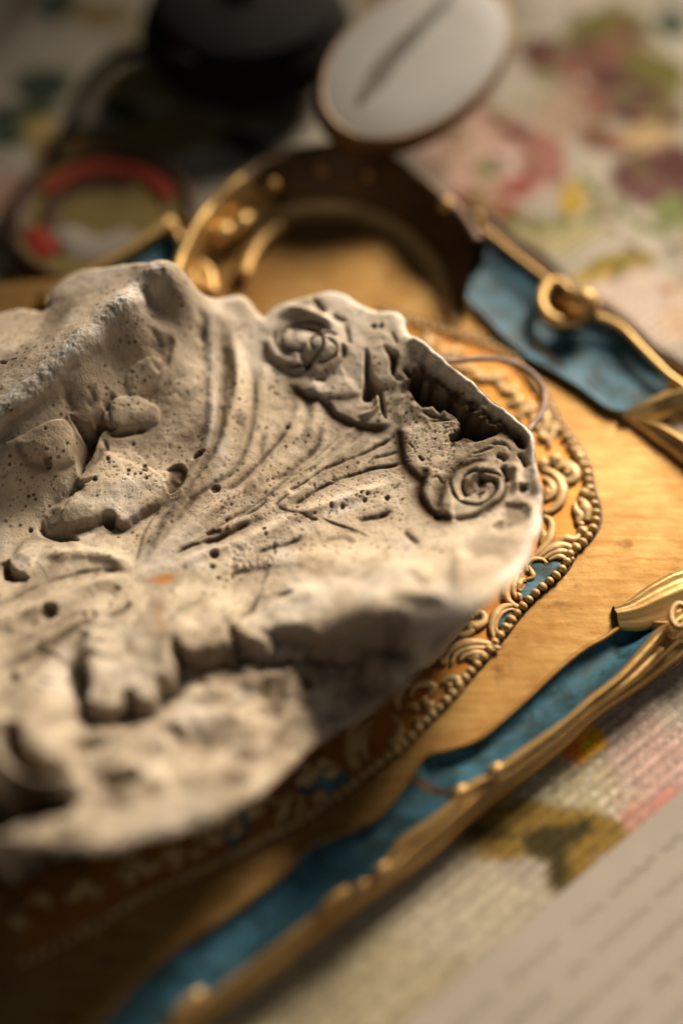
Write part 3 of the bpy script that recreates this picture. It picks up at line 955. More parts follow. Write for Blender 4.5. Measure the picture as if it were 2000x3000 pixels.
outline = S(OUTLINE)
outline = catmull(outline, 420, closed=True)
_t = np.arange(420)
_d = np.gradient(outline, axis=0)
_nrm = np.c_[-_d[:, 1], _d[:, 0]] / (np.linalg.norm(_d, axis=1)[:, None] + 1e-9)
outline = outline + _nrm * (0.10 * fbm(outline[:, 0] * 2, outline[:, 1] * 2, 1.1, 21, 3))[:, None]

H = 0.026
x0, x1 = outline[:, 0].min() - 0.2, outline[:, 0].max() + 0.2
y0, y1 = outline[:, 1].min() - 0.2, outline[:, 1].max() + 0.2
gx = np.arange(x0, x1, H)
gy = np.arange(y0, y1, H)
NX, NY = len(gx), len(gy)
X, Y = np.meshgrid(gx, gy, indexing='ij')
cs = 6                                                         # macro form on a coarse grid, then enlarged
Zc = macro(*np.meshgrid(gx[::cs], gy[::cs], indexing='ij'))
tmp = np.array([np.interp(gy, gy[::cs], r) for r in Zc])
Z = np.array([np.interp(gx, gx[::cs], tmp[:, j]) for j in range(NY)]).T.copy()
DIRT_SHADE = np.zeros_like(Z)  # brown dirt, plus shade painted into deep gaps and undercuts
RUST = np.zeros_like(Z)


def box(pl, m):
    a = max(0, int((pl[:, 0].min() - m - x0) / H)); b = min(NX, int((pl[:, 0].max() + m - x0) / H) + 2)
    c = max(0, int((pl[:, 1].min() - m - y0) / H)); d = min(NY, int((pl[:, 1].max() + m - y0) / H) + 2)
    return slice(a, max(a, b)), slice(c, max(c, d))


def wob(x, y, a, seed=5, sc=0.5):
    return x + a * fbm(x, y, sc, seed, 3), y + a * fbm(x, y, sc, seed + 9, 3)


def groove(pts, w, depth, dirt_shade=0.5, ends=0.25, a=0.03, rough=0.4):
    w, dirt_shade = w * 0.78, min(1.0, dirt_shade * 1.3)
    pl = catmull(S(pts), max(8, 5 * len(pts)))
    sl = box(pl, 3 * w)
    qx, qy = wob(X[sl], Y[sl], a)
    d, sg, t = line_sd(qx, qy, pl)
    tp_ = sstep(-0.02, ends, t) * sstep(-0.02, ends, 1 - t)
    n_ = 1 + rough * 2 * fbm(qx, qy, 0.25, 31, 2)
    e = np.exp(-(d / w) ** 2) * np.clip(tp_, 0, 1) * np.clip(n_, 0.1, 1.8)
    Z[sl] -= 0.52 * depth * e
    DIRT_SHADE[sl] = np.maximum(DIRT_SHADE[sl], 0.4 * dirt_shade * np.exp(-(d / (w * 2.4)) ** 2) * np.clip(tp_ * n_, 0, 1))
    DIRT_SHADE[sl] = np.maximum(DIRT_SHADE[sl], dirt_shade * np.clip(np.exp(-(d / (w * 1.1)) ** 2) * tp_ * np.clip(n_ * 1.1, 0, 1.3), 0, 1))


def ridge(pts, w, h, ends=0.3, a=0.05):
    pl = catmull(S(pts), max(8, 5 * len(pts)))
    sl = box(pl, 3 * w)
    qx, qy = wob(X[sl], Y[sl], a)
    d, sg, t = line_sd(qx, qy, pl)
    Z[sl] += h * np.exp(-(d / w) ** 2) * sstep(-0.02, ends, t) * sstep(-0.02, ends, 1 - t)


def plateau(pts, w, h):
    pl = catmull(S(pts), 40)
    sl = box(pl, 2 * w)
    qx, qy = wob(X[sl], Y[sl], 0.12)
    d, sg, t = line_sd(qx, qy, pl)
    Z[sl] += h * sstep(w * 1.15, w * 0.8, d) * sstep(-0.02, 0.05, 1 - t)


def cliff(pts, up, L, down=0.0, Ld=0.4, w=0.035, side=1, dirt_shade=0.6, ends=0.12, a=0.06):
    """left of travel is raised, the other side sinks"""
    pl = catmull(S(pts), max(10, 5 * len(pts)))
    sl = box(pl, 3 * max(L, Ld))
    qx, qy = wob(X[sl], Y[sl], a)
    d, sg, t = line_sd(qx, qy, pl)
    s_ = d * sg * side
    tp_ = sstep(-0.01, ends, t) * sstep(-0.01, ends, 1 - t)
    up, down, w = up * 0.40, down * 0.40, w * 1.5
    R_ = min(0.32, 0.5 * L)
    k = np.sqrt(np.clip(1 - (1 - np.clip((s_ + w) / (R_ + w), 0, 1)) ** 2, 0, 1))
    Z[sl] += tp_ * (up * np.exp(-(np.maximum(s_, 0) / L) ** 1.5) * k - down * np.exp(-(np.maximum(-s_, 0) / Ld) ** 1.3) * (1 - sstep(-w, 0.1, s_)))
    DIRT_SHADE[sl] = np.maximum(DIRT_SHADE[sl], dirt_shade * tp_ * np.exp(-((s_ + w) / ((3.0 if dirt_shade > 0.68 else 2.2) * w)) ** 2) * (1.25 if dirt_shade > 0.68 else 1.0))
    DIRT_SHADE[sl] = np.maximum(DIRT_SHADE[sl], 0.5 * dirt_shade * tp_ * np.exp(-((s_ + w) / 0.22) ** 2) * np.clip(0.8 + 2 * fbm(qx, qy, 0.4, 37, 3), 0, 1.3))


def pit_poly(pts, depth, soft=0.12, rough=0.0, dirt_shade=0.6, a=0.08, floor_dirt=None):
    pl = catmull(S(pts), 60, closed=True)
    sl = box(pl, 0.5)
    qx, qy = wob(X[sl], Y[sl], a, 8, 0.35)
    d, _, _ = poly_sd(qx, qy, pl)
    k = sstep(-0.02, soft, d)
    Z[sl] -= 0.62 * depth * k * (1 + rough * 2 * fbm(qx, qy, 0.35, 41, 4))
    DIRT_SHADE[sl] = np.maximum(DIRT_SHADE[sl], dirt_shade * k * np.clip(1 + 1.2 * fbm(qx, qy, 0.5, 45, 3), 0.2, 1.2))


def dome_poly(pts, h, edge=0.5, base=0.0, w=0.03, a=0.05, dirt_shade=0.0):
    """raised petal: a sharp little step `base` at its outline, then swelling by h"""
    pl = catmull(S(pts), 70, closed=True)
    sl = box(pl, 0.4)
    qx, qy = wob(X[sl], Y[sl], a)
    d, _, _ = poly_sd(qx, qy, pl)
    t = np.clip(d / edge, 0, 1)
    Z[sl] += 0.8 * base * sstep(-w, w, d) + 0.55 * h * np.sqrt(np.clip(1 - (1 - t) ** 2, 0, 1))
    DIRT_SHADE[sl] = np.maximum(DIRT_SHADE[sl], dirt_shade * np.exp(-((d + w) / (2.2 * w)) ** 2))


def pit(px, py, rx, ry=None, depth=0.1, rot=0.0, dirt_shade=0.8):
    ry = rx if ry is None else ry
    c = S([(px, py)])[0]
    k = 0.0092
    rx, ry = rx * k, ry * k / 0.83
    m = max(rx, ry) * 1.6
    sl = box(c[None], m)
    qx, qy = wob(X[sl], Y[sl], 0.25 * min(rx, ry) + 0.005, 14, 0.15)
    dx, dy = qx - c[0], qy - c[1]
    r = math.radians(rot)
    ex, ey = dx * math.cos(r) + dy * math.sin(r), -dx * math.sin(r) + dy * math.cos(r)
    d = np.sqrt((ex / rx) ** 2 + (ey / ry) ** 2)
    e = 1 - sstep(0.55, 1.05, d)
    Z[sl] -= 0.6 * depth * e
    DIRT_SHADE[sl] = np.maximum(DIRT_SHADE[sl], dirt_shade * e)


def bump(px, py, rx, ry, h, rot=0.0):
    c = S([(px, py)])[0]
    k = 0.0092
    rx, ry = rx * k, ry * k / 0.83
    sl = box(c[None], 3 * max(rx, ry))
    dx, dy = X[sl] - c[0], Y[sl] - c[1]
    r = math.radians(rot)
    ex, ey = dx * math.cos(r) + dy * math.sin(r), -dx * math.sin(r) + dy * math.cos(r)
    Z[sl] += 0.7 * h * np.exp(-((ex / rx) ** 2 + (ey / ry) ** 2))


def stain_shade(px, py, rx, ry, a, rust=False, rot=0):
    c = S([(px, py)])[0]
    k = 0.0092
    rx, ry = rx * k, ry * k / 0.83
    sl = box(c[None], 2.2 * max(rx, ry))
    qx, qy = wob(X[sl], Y[sl], 0.5 * min(rx, ry), 17, 0.5)
    dx, dy = qx - c[0], qy - c[1]
    r = math.radians(rot)
    ex, ey = dx * math.cos(r) + dy * math.sin(r), -dx * math.sin(r) + dy * math.cos(r)
    e = a * (1 - sstep(0.2, 1.1, np.sqrt((ex / rx) ** 2 + (ey / ry) ** 2)))
    T_ = RUST if rust else DIRT_SHADE
    T_[sl] = np.maximum(T_[sl], e)


# --- top left: broken edge and the hollow beside it
cliff([(-150, 1365), (0, 1255), (147, 1140), (210, 1083), (319, 980), (415, 904), (480, 820), (510, 775)], 0.14, 0.7, 0.18, 0.8, w=0.16, dirt_shade=0.3, ends=0.05, a=0.12)
ridge([(-150, 1335), (0, 1228), (135, 1120), (216, 1042), (338, 935), (418, 862), (470, 798)], 0.2, 0.04, ends=0.05)
plateau([(-150, 1320), (0, 1215), (135, 1108), (216, 1030), (338, 922), (418, 852), (470, 792)], 0.30, 0.16)
pit_poly([(428, 950), (470, 975), (505, 1000), (502, 1045), (480, 1075), (455, 1062), (415, 1030), (405, 990)], 0.36, 0.5, 0.2, 0.45)
cliff([(508, 985), (504, 1020), (488, 1066), (458, 1100)], 0.0, 0.3, 0.28, 0.35, w=0.05, side=1, dirt_shade=0.5)
groove([(440, 950), (460, 985), (475, 1010)], 0.12, 0.18, 0.35)
dome_poly([(395, 1070), (460, 1040), (490, 1080), (470, 1140), (390, 1160), (370, 1110)], 0.18, 0.4)
bump(560, 880, 45, 70, 0.25); groove([(590, 905), (596, 960), (580, 1010)], 0.14, 0.22, 0.2)
bump(640, 930, 25, 25, 0.18); bump(700, 880, 50, 35, 0.15)
dome_poly([(-60, 1330), (60, 1280), (180, 1230), (222, 1290), (222, 1350), (150, 1366), (80, 1345), (-60, 1420)], 0.30, 0.6, 0.04, dirt_shade=0.2)
cliff([(55, 1300), (75, 1335), (110, 1355), (150, 1362)], 0.12, 0.3, 0.06, 0.2, dirt_shade=0.6)
pit(140, 1357, 16, 9, 0.25)
# star hole
pit_poly([(205, 1212), (235, 1225), (262, 1235), (300, 1190), (318, 1185), (302, 1228), (345, 1245), (332, 1262), (300, 1268), (288, 1300), (262, 1345), (248, 1392), (230, 1396), (224, 1330), (224, 1262), (212, 1240)], 0.95, 0.18, 0.25, 0.75)
groove([(300, 1265), (350, 1270), (420, 1258), (440, 1250)], 0.10, 0.22, 0.6); groove([(305, 1200), (322, 1170), (335, 1150)], 0.1, 0.2, 0.5)
groove([(300, 1285), (312, 1305), (312, 1330)], 0.06, 0.15, 0.6); groove([(215, 1215), (200, 1170), (205, 1130)], 0.14, 0.25, 0.5)
groove([(262, 1130), (272, 1165), (250, 1190)], 0.12, 0.18, 0.5); stain_shade(250, 1200, 80, 65, 0.6); stain_shade(300, 1240, 80, 45, 0.7); stain_shade(250, 1330, 40, 70, 0.75); stain_shade(120, 1270, 90, 30, 0.45, rot=35); stain_shade(450, 1010, 50, 50, 0.5)
dome_poly([(325, 1175), (400, 1160), (460, 1190), (465, 1240), (400, 1256), (335, 1250)], 0.22, 0.4)
bump(230, 1110, 50, 35, 0.2)
# fingers of the leaf
cliff([(140, 1495), (242, 1442), (226, 1412), (290, 1357), (312, 1316)], 0.30, 1.2, 0.15, 0.5, side=-1, dirt_shade=0.55)
cliff([(120, 1492), (131, 1510), (160, 1548), (217, 1550), (281, 1536), (320, 1512), (357, 1538), (408, 1512), (459, 1478), (485, 1446), (505, 1432), (540, 1390)], 0.48, 1.1, 0.32, 0.55, w=0.045, dirt_shade=0.6, ends=0.28, a=0.12)
pit_poly([(120, 1515), (150, 1552), (215, 1555), (232, 1588), (150, 1585), (112, 1560)], 0.42, 0.2, 0.2, 0.7)  # shadow below the fingertip, dug out and painted dark
pit(322, 1528, 20, 22, 0.22, 20, 0.8); pit_poly([(228, 1418), (262, 1415), (290, 1412), (270, 1426), (240, 1432)], 0.3, 0.08, 0.2, 0.7)
cliff([(30, 1640), (60, 1605), (95, 1587), (190, 1588), (240, 1575)], 0.25, 0.8, 0.0, 0.4, side=-1, dirt_shade=0.3)
cliff([(10, 1640), (30, 1668), (60, 1682), (90, 1686)], 0.35, 0.8, 0.25, 0.4, w=0.045, dirt_shade=0.5)
pit_poly([(5, 1660), (28, 1640), (45, 1675), (88, 1690), (50, 1702), (10, 1695)], 0.7, 0.12, 0.2, 0.6)  # shadow below the second finger, dug out and painted dark
bump(380, 1425, 110, 30, 0.15, 10); bump(230, 1500, 60, 25, 0.12)
# veins
ridge([(612, 880), (622, 980), (624, 1100), (622, 1200), (608, 1300), (570, 1380), (515, 1480), (440, 1605), (390, 1680)], 0.17, 0.12, ends=0.12)
groove([(648, 930), (655, 1050), (650, 1180), (628, 1300), (590, 1380), (540, 1460), (490, 1530), (455, 1590), (405, 1675)], 0.14, 0.09, 0.42, ends=0.1)
groove([(540, 1440), (505, 1490), (450, 1560)], 0.05, 0.05, 0.35)
for pts, w_, h_ in (([(440, 1625), (520, 1490), (640, 1330), (692, 1150), (684, 980), (672, 900)], 0.16, 0.15), ([(450, 1642), (600, 1520), (755, 1400), (862, 1250), (893, 1120)], 0.17, 0.14), ([(470, 1652), (650, 1558), (850, 1462), (1000, 1330), (1080, 1270)], 0.14, 0.10),
                    ([(480, 1664), (700, 1592), (900, 1500), (1080, 1440), (1180, 1400)], 0.16, 0.10), ([(395, 1672), (300, 1632), (120, 1628)], 0.2, 0.16), ([(385, 1690), (250, 1722), (80, 1800), (-60, 1868)], 0.18, 0.14),
                    ([(820, 1430), (960, 1330), (1060, 1230)], 0.08, 0.07), ([(700, 1250), (760, 1150), (780, 1060)], 0.18, 0.10)):
    ridge(pts, w_, h_, ends=0.2)
for pts, w_, h_ in (([(430, 1640), (560, 1470), (690, 1370), (745, 1210), (735, 1060)], 0.09, 0.10), ([(460, 1655), (640, 1545), (800, 1440), (930, 1290)], 0.06, 0.07), ([(390, 1685), (280, 1672), (120, 1712), (-40, 1790)], 0.10, 0.12), ([(395, 1660), (420, 1560), (470, 1470)], 0.06, 0.08)):
    groove(pts, w_, h_, 0.4, ends=0.2)
groove([(585, 905), (590, 990), (592, 1080)], 0.16, 0.08, 0.15)
ridge([(705, 1000), (700, 1100), (712, 1200), (700, 1300)], 0.2, 0.10)
groove([(765, 1345), (768, 1300), (775, 1260)], 0.1, 0.05, 0.35)
groove([(640, 1442), (680, 1425), (721, 1395), (765, 1350), (823, 1287), (845, 1250)], 0.10, 0.10, 0.55, ends=0.2)
ridge([(915, 1110), (925, 1180), (915, 1250), (880, 1310)], 0.16, 0.12)
groove([(788, 1410), (838, 1386), (877, 1354), (905, 1332), (930, 1300), (940, 1240)], 0.11, 0.10, 0.6, ends=0.2)
groove([(800, 1420), (860, 1395), (930, 1340), (985, 1280), (1000, 1240)], 0.05, 0.05, 0.3)
groove([(802, 1488), (825, 1465), (850, 1446)], 0.07, 0.09, 0.7)
groove([(850, 1436), (912, 1404)], 0.06, 0.09, 0.75)
groove([(905, 1408), (950, 1380), (985, 1364), (1023, 1345), (1077, 1324), (1119, 1302), (1146, 1285)], 0.055, 0.07, 0.6, ends=0.1)
groove([(1085, 1318), (1119, 1300), (1144, 1287)], 0.08, 0.06, 0.5)
groove([(1015, 1306), (1045, 1285), (1068, 1262)], 0.09, 0.05, 0.4)
groove([(1085, 1346), (1130, 1336), (1170, 1322)], 0.065, 0.08, 0.6)
groove([(862, 1480), (921, 1440), (972, 1415), (1023, 1396), (1087, 1376), (1138, 1367), (1182, 1356)], 0.065, 0.10, 0.7, ends=0.08)
groove([(800, 1484), (864, 1501), (896, 1514), (932, 1524)], 0.045, 0.06, 0.6); pit(918, 1521, 14, 4, 0.12, -15)
for k in range(7):
    groove([(930 + 9 * k, 1512 + 4 * k), (975 + 10 * k, 1535 + 3 * k), (1035 + 9 * k, 1568 + 2 * k)], 0.025, 0.035, 0.3, a=0.03)
groove([(1040, 1524), (1087, 1517), (1155, 1497)], 0.10, 0.16, 0.65)
groove([(708, 1512), (740, 1497), (772, 1475), (779, 1458)], 0.07, 0.12, 0.65)
groove([(505, 1628), (540, 1608), (574, 1596), (638, 1580), (701, 1548), (745, 1527)], 0.09, 0.16, 0.7, ends=0.15)
pit(625, 1563, 26, 10, 0.15, 10, 0.7)
groove([(738, 1620), (797, 1602), (829, 1598), (900, 1572)], 0.09, 0.15, 0.65); groove([(800, 1585), (806, 1628)], 0.05, 0.1, 0.6, ends=0.1)
groove([(620, 1688), (720, 1672), (830, 1665), (900, 1668)], 0.12, 0.04, 0.3)
cliff([(935, 1590), (1000, 1572), (1045, 1590)], 0.10, 0.5, 0.05, 0.2, side=1, dirt_shade=0.2)
ridge([(700, 1680), (900, 1640), (1150, 1680), (1300, 1740)], 0.5, 0.14)
groove([(0, 1905), (100, 1870), (200, 1815), (270, 1780)], 0.14, 0.10, 0.3); groove([(-20, 1970), (90, 1930), (200, 1860), (300, 1800)], 0.14, 0.12, 0.3)
groove([(310, 1810), (350, 1795), (392, 1765)], 0.10, 0.18, 0.55); groove([(320, 1745), (340, 1725), (350, 1715)], 0.12, 0.1, 0.35)
pit(143, 1794, 24, 22, 0.35); stain_shade(100, 1805, 60, 22, 0.55, rot=15); pit(248, 1802, 9, 9, 0.25); pit(278, 1802, 7, 7, 0.1)
pit(40, 1982, 14, 14, 0.25); pit(627, 1625, 15, 13, 0.3); pit(622, 1660, 9, 7, 0.2); pit(640, 1694, 8, 6, 0.1); pit(830, 1747, 28, 10, 0.15, 15, 0.6)
stain_shade(478, 1697, 46, 20, 0.95, True, 8); stain_shade(470, 1790, 14, 30, 0.35, True); stain_shade(475, 1840, 14, 25, 0.3, True)
pit_poly([(492, 1375), (508, 1362), (530, 1360), (548, 1378), (546, 1405), (528, 1430), (505, 1442), (490, 1438), (495, 1405), (500, 1385), (490, 1384)], 0.20, 0.07, 0.3, 0.72)
pit(583, 1335, 20, 10, 0.22, 30, 0.7); pit(590, 1327, 9, 5, 0.2, 30); pit(631, 1431, 15, 14, 0.2)
for a, b, r in ((424, 1369, 7), (378, 1385, 6), (421, 1384, 5), (431, 1386, 4), (397, 1398, 4), (414, 1397, 5), (431, 1413, 6), (377, 1400, 4), (317, 1351, 7), (281, 1417, 8), (89, 1553, 7), (664, 1523, 6), (778, 1567, 5), (772, 1552, 6), (842, 1258, 7), (1068, 1468, 7), (1075, 1450, 6), (1058, 1447, 5), (1134, 1458, 8), (1003, 1484, 8), (969, 1485, 7), (135, 1263, 4), (133, 1060, 5), (390, 1300, 5)):
    pit(a, b, r, None, 0.12)
pit(10, 1063, 16, 6, 0.2, -40)
# leaf edge above the underside, lower half
cliff([(268, 1850), (240, 1905), (228, 1935)], 0.35, 0.7, 0.15, 0.4, side=1, w=0.06, dirt_shade=0.4)
cliff([(225, 1930), (250, 1953), (250, 2068), (293, 2087), (350, 2092), (376, 2048), (410, 2070), (452, 2062), (470, 2020), (512, 2000), (518, 1950), (512, 1903), (560, 1922), (620, 1922), (678, 1898), (680, 1845), (710, 1882), (765, 1902), (792, 1865), (880, 1866), (960, 1882), (1050, 1850), (1110, 1835), (1190, 1852), (1240, 1900)],
      0.62, 1.3, 0.62, 1.1, w=0.07, dirt_shade=0.45, ends=0.03, a=0.30)
cliff([(268, 1850), (238, 1905), (225, 1932), (250, 1953), (250, 2068), (293, 2087), (350, 2092), (376, 2048), (410, 2070), (452, 2062), (470, 2020), (512, 2000), (518, 1950), (512, 1903), (560, 1922), (620, 1922), (678, 1898), (680, 1845), (710, 1882), (765, 1902)], 0.28, 0.8, 0.65, 0.45, w=0.05, dirt_shade=0.6, ends=0.08, a=0.10)
pit_poly([(230, 1925), (300, 1932), (262, 1955), (262, 2060), (300, 2085), (260, 2082), (240, 2040)], 0.6, 0.15, 0.2, 0.5)
pit_poly([(672, 1870), (720, 1895), (770, 1908), (860, 1890), (1000, 1895), (1090, 1860), (1180, 1870), (1190, 1930), (1060, 1930), (900, 1950), (760, 1945), (690, 1910)], 0.65, 0.3, 0.5, 0.55, a=0.25)  # brown underside, with the leaf edge's shadow painted in
groove([(560, 2010), (700, 1960), (850, 1940)], 0.3, 0.25, 0.3); groove([(900, 1990), (905, 2010)], 0.16, 0.3, 0.5, 0.1); groove([(1090, 2000), (1050, 2010)], 0.2, 0.2, 0.4)
groove([(470, 2110), (490, 2140), (510, 2170)], 0.1, 0.15, 0.4); bump(700, 2120, 80, 50, 0.3); bump(560, 2110, 60, 40, 0.25); bump(830, 2010, 50, 40, 0.3)
bump(620, 2250, 90, 60, 0.3); bump(380, 2330, 90, 70, 0.3); bump(220, 2470, 60, 40, 0.3); groove([(200, 2420), (170, 2470)], 0.25, 0.4, 0.3, 0.1)
groove([(340, 2390), (380, 2340), (470, 2310)], 0.22, 0.25, 0.3); groove([(560, 2200), (640, 2150), (690, 2110)], 0.25, 0.18, 0.25); groove([(620, 2310), (720, 2240), (870, 2180)], 0.22, 0.2, 0.3); groove([(690, 2270), (720, 2300)], 0.2, 0.3, 0.35, .1)
groove([(430, 2190), (470, 2200), (490, 2215)], 0.15, 0.18, 0.35)
for k in range(36):
    a, b = random.uniform(430, 1150), random.uniform(1960, 2330)
    if b < 2480 - (a - 400) * 0.52:
        bump(a, b, random.uniform(20, 50), random.uniform(15, 35), random.uniform(-0.14, 0.16), random.uniform(0, 90))
ridge([(0, 1860), (160, 1787), (306, 1710), (408, 1657)], 0.2, 0.12)
ridge([(0, 1945), (128, 1880), (223, 1830), (330, 1760)], 0.16, 0.12)
ridge([(300, 1850), (420, 1780), (560, 1720)], 0.25, 0.10)
ridge([(480, 1900), (600, 1800), (700, 1750)], 0.25, 0.10)
ridge([(760, 1830), (860, 1760), (960, 1720)], 0.25, 0.10)
groove([(430, 1890), (520, 1800), (620, 1745)], 0.16, 0.10, 0.25)
groove([(690, 1830), (760, 1770), (850, 1725)], 0.16, 0.10, 0.25)
# curl at the lower left
dome_poly([(-60, 2100), (60, 2000), (180, 1990), (240, 2080), (230, 2180), (160, 2290), (60, 2270), (20, 2200)], 0.8, 0.8)
groove([(25, 2130), (42, 2215), (90, 2262), (150, 2282), (205, 2255)], 0.24, 1.5, 0.75, ends=0.15)
ridge([(-10, 2120), (8, 2225), (65, 2295), (150, 2322), (260, 2305)], 0.22, 0.7, ends=0.1)
groove([(-10, 2085), (40, 2015), (100, 1950), (170, 1890)], 0.12, 0.16, 0.3)
bump(150, 2200, 55, 50, 0.25); bump(290, 2122, 40, 25, 0.22); groove([(215, 2150), (245, 2180), (310, 2168)], 0.2, 0.5, 0.5); bump(420, 2150, 70, 40, 0.3); bump(330, 2230, 80, 45, 0.35); groove([(250, 2290), (330, 2300), (430, 2270)], 0.22, 0.5, 0.5); groove([(500, 2110), (520, 2150), (545, 2180)], 0.12, 0.35, 0.6)
pit_poly([(-160, 2265), (10, 2295), (80, 2335), (205, 2342), (205, 2380), (60, 2412), (0, 2440), (-160, 2460)], 5.0, 0.10, 0.1, 0.95)  # deep gap, its black shade painted over the walls too
# tip at the lower right
ridge([(1346, 1590), (1340, 1680), (1335, 1760)], 0.16, 0.14); groove([(1185, 1675), (1215, 1700), (1250, 1738)], 0.14, 0.14, 0.35); groove([(1178, 1556), (1200, 1575), (1226, 1598)], 0.09, 0.15, 0.5)
ridge([(1130, 1745), (1250, 1760), (1340, 1770)], 0.2, 0.14); bump(1450, 1640, 90, 60, -0.2); groove([(1270, 1640), (1340, 1800)], 0.3, 0.06, 0.1)
# flower A
cliff([(845, 1120), (891, 1160), (945, 1177), (983, 1213), (1037, 1244), (1094, 1253), (1152, 1244)], 0.22, 0.9, 0.14, 0.12, w=0.035, dirt_shade=0.75)
cliff([(885, 1152), (945, 1168), (1025, 1163), (1056, 1144)], 0.16, 0.7, 0.04, 0.15, dirt_shade=0.35)
ridge([(1044, 1221), (1083, 1217), (1106, 1187), (1103, 1150)], 0.06, 0.14)
cliff([(778, 990), (780, 1020), (794, 1047), (830, 1075), (872, 1091), (910, 1080)], 0.30, 0.55, 0.14, 0.2, w=0.04, dirt_shade=0.55)
groove([(808, 960), (805, 1000), (830, 1040), (870, 1055)], 0.09, 0.16, 0.4)
bump(865, 1007, 38, 38, 0.26); bump(945, 1030, 58, 46, 0.46)
groove([(845, 968), (880, 962), (920, 970), (944, 978)], 0.09, 0.38, 0.8, ends=0.15); groove([(888, 1020), (880, 1050), (900, 1075)], 0.08, 0.22, 0.5)
groove([(915, 872), (935, 900), (952, 918)], 0.075, 0.28, 0.75, 0.15); groove([(970, 925), (1000, 940), (1020, 942)], 0.07, 0.16, 0.6); groove([(1010, 945), (1018, 990), (1025, 1020)], 0.09, 0.14, 0.45)
ridge([(800, 930), (870, 910), (960, 950), (1000, 985)], 0.14, 0.16)
pit(1006, 1037, 11, 20, 0.28); pit(903, 1080, 14, 10, 0.25); pit(937, 1121, 20, 7, 0.15)
cliff([(905, 1100), (950, 1105), (1000, 1065), (1020, 1030)], 0.18, 0.4, 0.05, 0.2, side=1, dirt_shade=0.2)
pit_poly([(1067, 1026), (1083, 1045), (1092, 1099), (1132, 1137), (1108, 1156), (1083, 1178), (1058, 1168), (1064, 1106)], 0.95, 0.09, 0.1, 0.75, a=0.04)
pit_poly([(1108, 1150), (1120, 1150), (1134, 1222), (1126, 1222), (1112, 1195)], 0.6, 0.06, 0.1, 0.7, a=0.03)
pit_poly([(1122, 1012), (1162, 1030), (1166, 1060), (1158, 1090), (1178, 1108), (1160, 1112), (1142, 1085), (1140, 1050)], 0.75, 0.08, 0.2, 0.75, a=0.05)
pit(1095, 957, 10, 8, 0.2); pit(1115, 957, 8, 8, 0.15); groove([(1145, 970), (1155, 990), (1160, 1010)], 0.05, 0.12, 0.4)
for k in range(10):
    bump(random.uniform(1150, 1215), random.uniform(1090, 1240), 16, 14, random.uniform(0.04, 0.12))
# broken hollow behind the rim
pit_poly([(1192, 1136), (1206, 1102), (1232, 1086), (1244, 1116), (1293, 1144), (1328, 1170), (1362, 1195), (1406, 1228), (1434, 1247), (1458, 1260), (1468, 1262), (1451, 1272), (1405, 1290), (1360, 1284), (1325, 1297), (1319, 1277), (1346, 1253), (1342, 1225), (1296, 1196), (1282, 1205), (1268, 1189), (1240, 1186), (1216, 1175), (1200, 1140)], 1.35, 0.16, 0.30, 0.85, a=0.07)
pit_poly([(1477, 1240), (1500, 1250), (1536, 1278), (1540, 1312), (1514, 1307), (1493, 1280)], 0.7, 0.12, 0.2, 0.75)
groove([(1180, 1075), (1195, 1090), (1200, 1115)], 0.08, 0.3, 0.7); groove([(1225, 1190), (1260, 1215), (1330, 1220)], 0.07, 0.10, 0.5); groove([(1250, 1232), (1300, 1228), (1345, 1226)], 0.05, 0.10, 0.6)
ridge([(1200, 985), (1265, 1035), (1330, 1085), (1405, 1142), (1500, 1226), (1550, 1270), (1572, 1360), (1578, 1450)], 0.17, 0.22, ends=0.05)
# petals between the flowers
cliff([(1174, 1255), (1174, 1316), (1184, 1351), (1212, 1386), (1242, 1412)], 0.16, 0.7, 0.10, 0.10, w=0.035, dirt_shade=0.85, ends=0.08)
groove([(1222, 1335), (1235, 1348), (1245, 1350)], 0.04, 0.1, 0.7); groove([(1190, 1300), (1210, 1318)], 0.03, 0.06, 0.5)
cliff([(1256, 1372), (1240, 1410), (1236, 1446), (1251, 1481), (1279, 1505), (1295, 1518), (1330, 1516)], 0.20, 0.6, 0.24, 0.14, w=0.04, dirt_shade=0.85, ends=0.06)
cliff([(1425, 1362), (1398, 1358), (1346, 1379), (1321, 1407), (1300, 1446), (1286, 1502)], 0.30, 0.5, 0.20, 0.16, w=0.045, side=1, dirt_shade=0.7)
pit(1292, 1512, 22, 12, 0.35, 0, 0.8)
groove([(1262, 1408), (1280, 1400), (1292, 1415), (1305, 1420)], 0.035, 0.06, 0.5)
# flower B
pit_poly([(1365, 1402), (1400, 1380), (1440, 1398), (1425, 1440), (1395, 1456), (1345, 1470), (1340, 1440)], 0.32, 0.25, 0.2, 0.45)
pit_poly([(1398, 1386), (1415, 1384), (1442, 1402), (1434, 1412), (1410, 1402)], 0.35, 0.06, 0.1, 0.8); pit(1405, 1445, 16, 8, 0.2)
groove([(1452, 1332), (1470, 1340), (1482, 1352)], 0.075, 0.34, 0.8, 0.15); groove([(1472, 1365), (1480, 1395), (1484, 1418)], 0.08, 0.30, 0.7, 0.15); groove([(1516, 1328), (1530, 1345), (1541, 1372)], 0.07, 0.30, 0.75, 0.15)
ridge([(1440, 1380), (1462, 1420), (1450, 1470), (1400, 1500)], 0.14, 0.2); ridge([(1500, 1350), (1512, 1400), (1500, 1450)], 0.12, 0.16)
pit(1531, 1431, 14, 14, 0.2); pit(1510, 1505, 45, 45, 0.2, 0, 0.4); pit(1470, 1540, 30, 18, 0.15, 0, 0.3); groove([(1320, 1520), (1370, 1515), (1420, 1502)], 0.10, 0.2, 0.4)
groove([(1374, 1332), (1410, 1322), (1452, 1308)], 0.05, 0.10, 0.55); groove([(1360, 1342), (1420, 1332)], 0.04, 0.05, 0.4); groove([(1430, 1300), (1480, 1305), (1500, 1330)], 0.05, 0.1, 0.4)
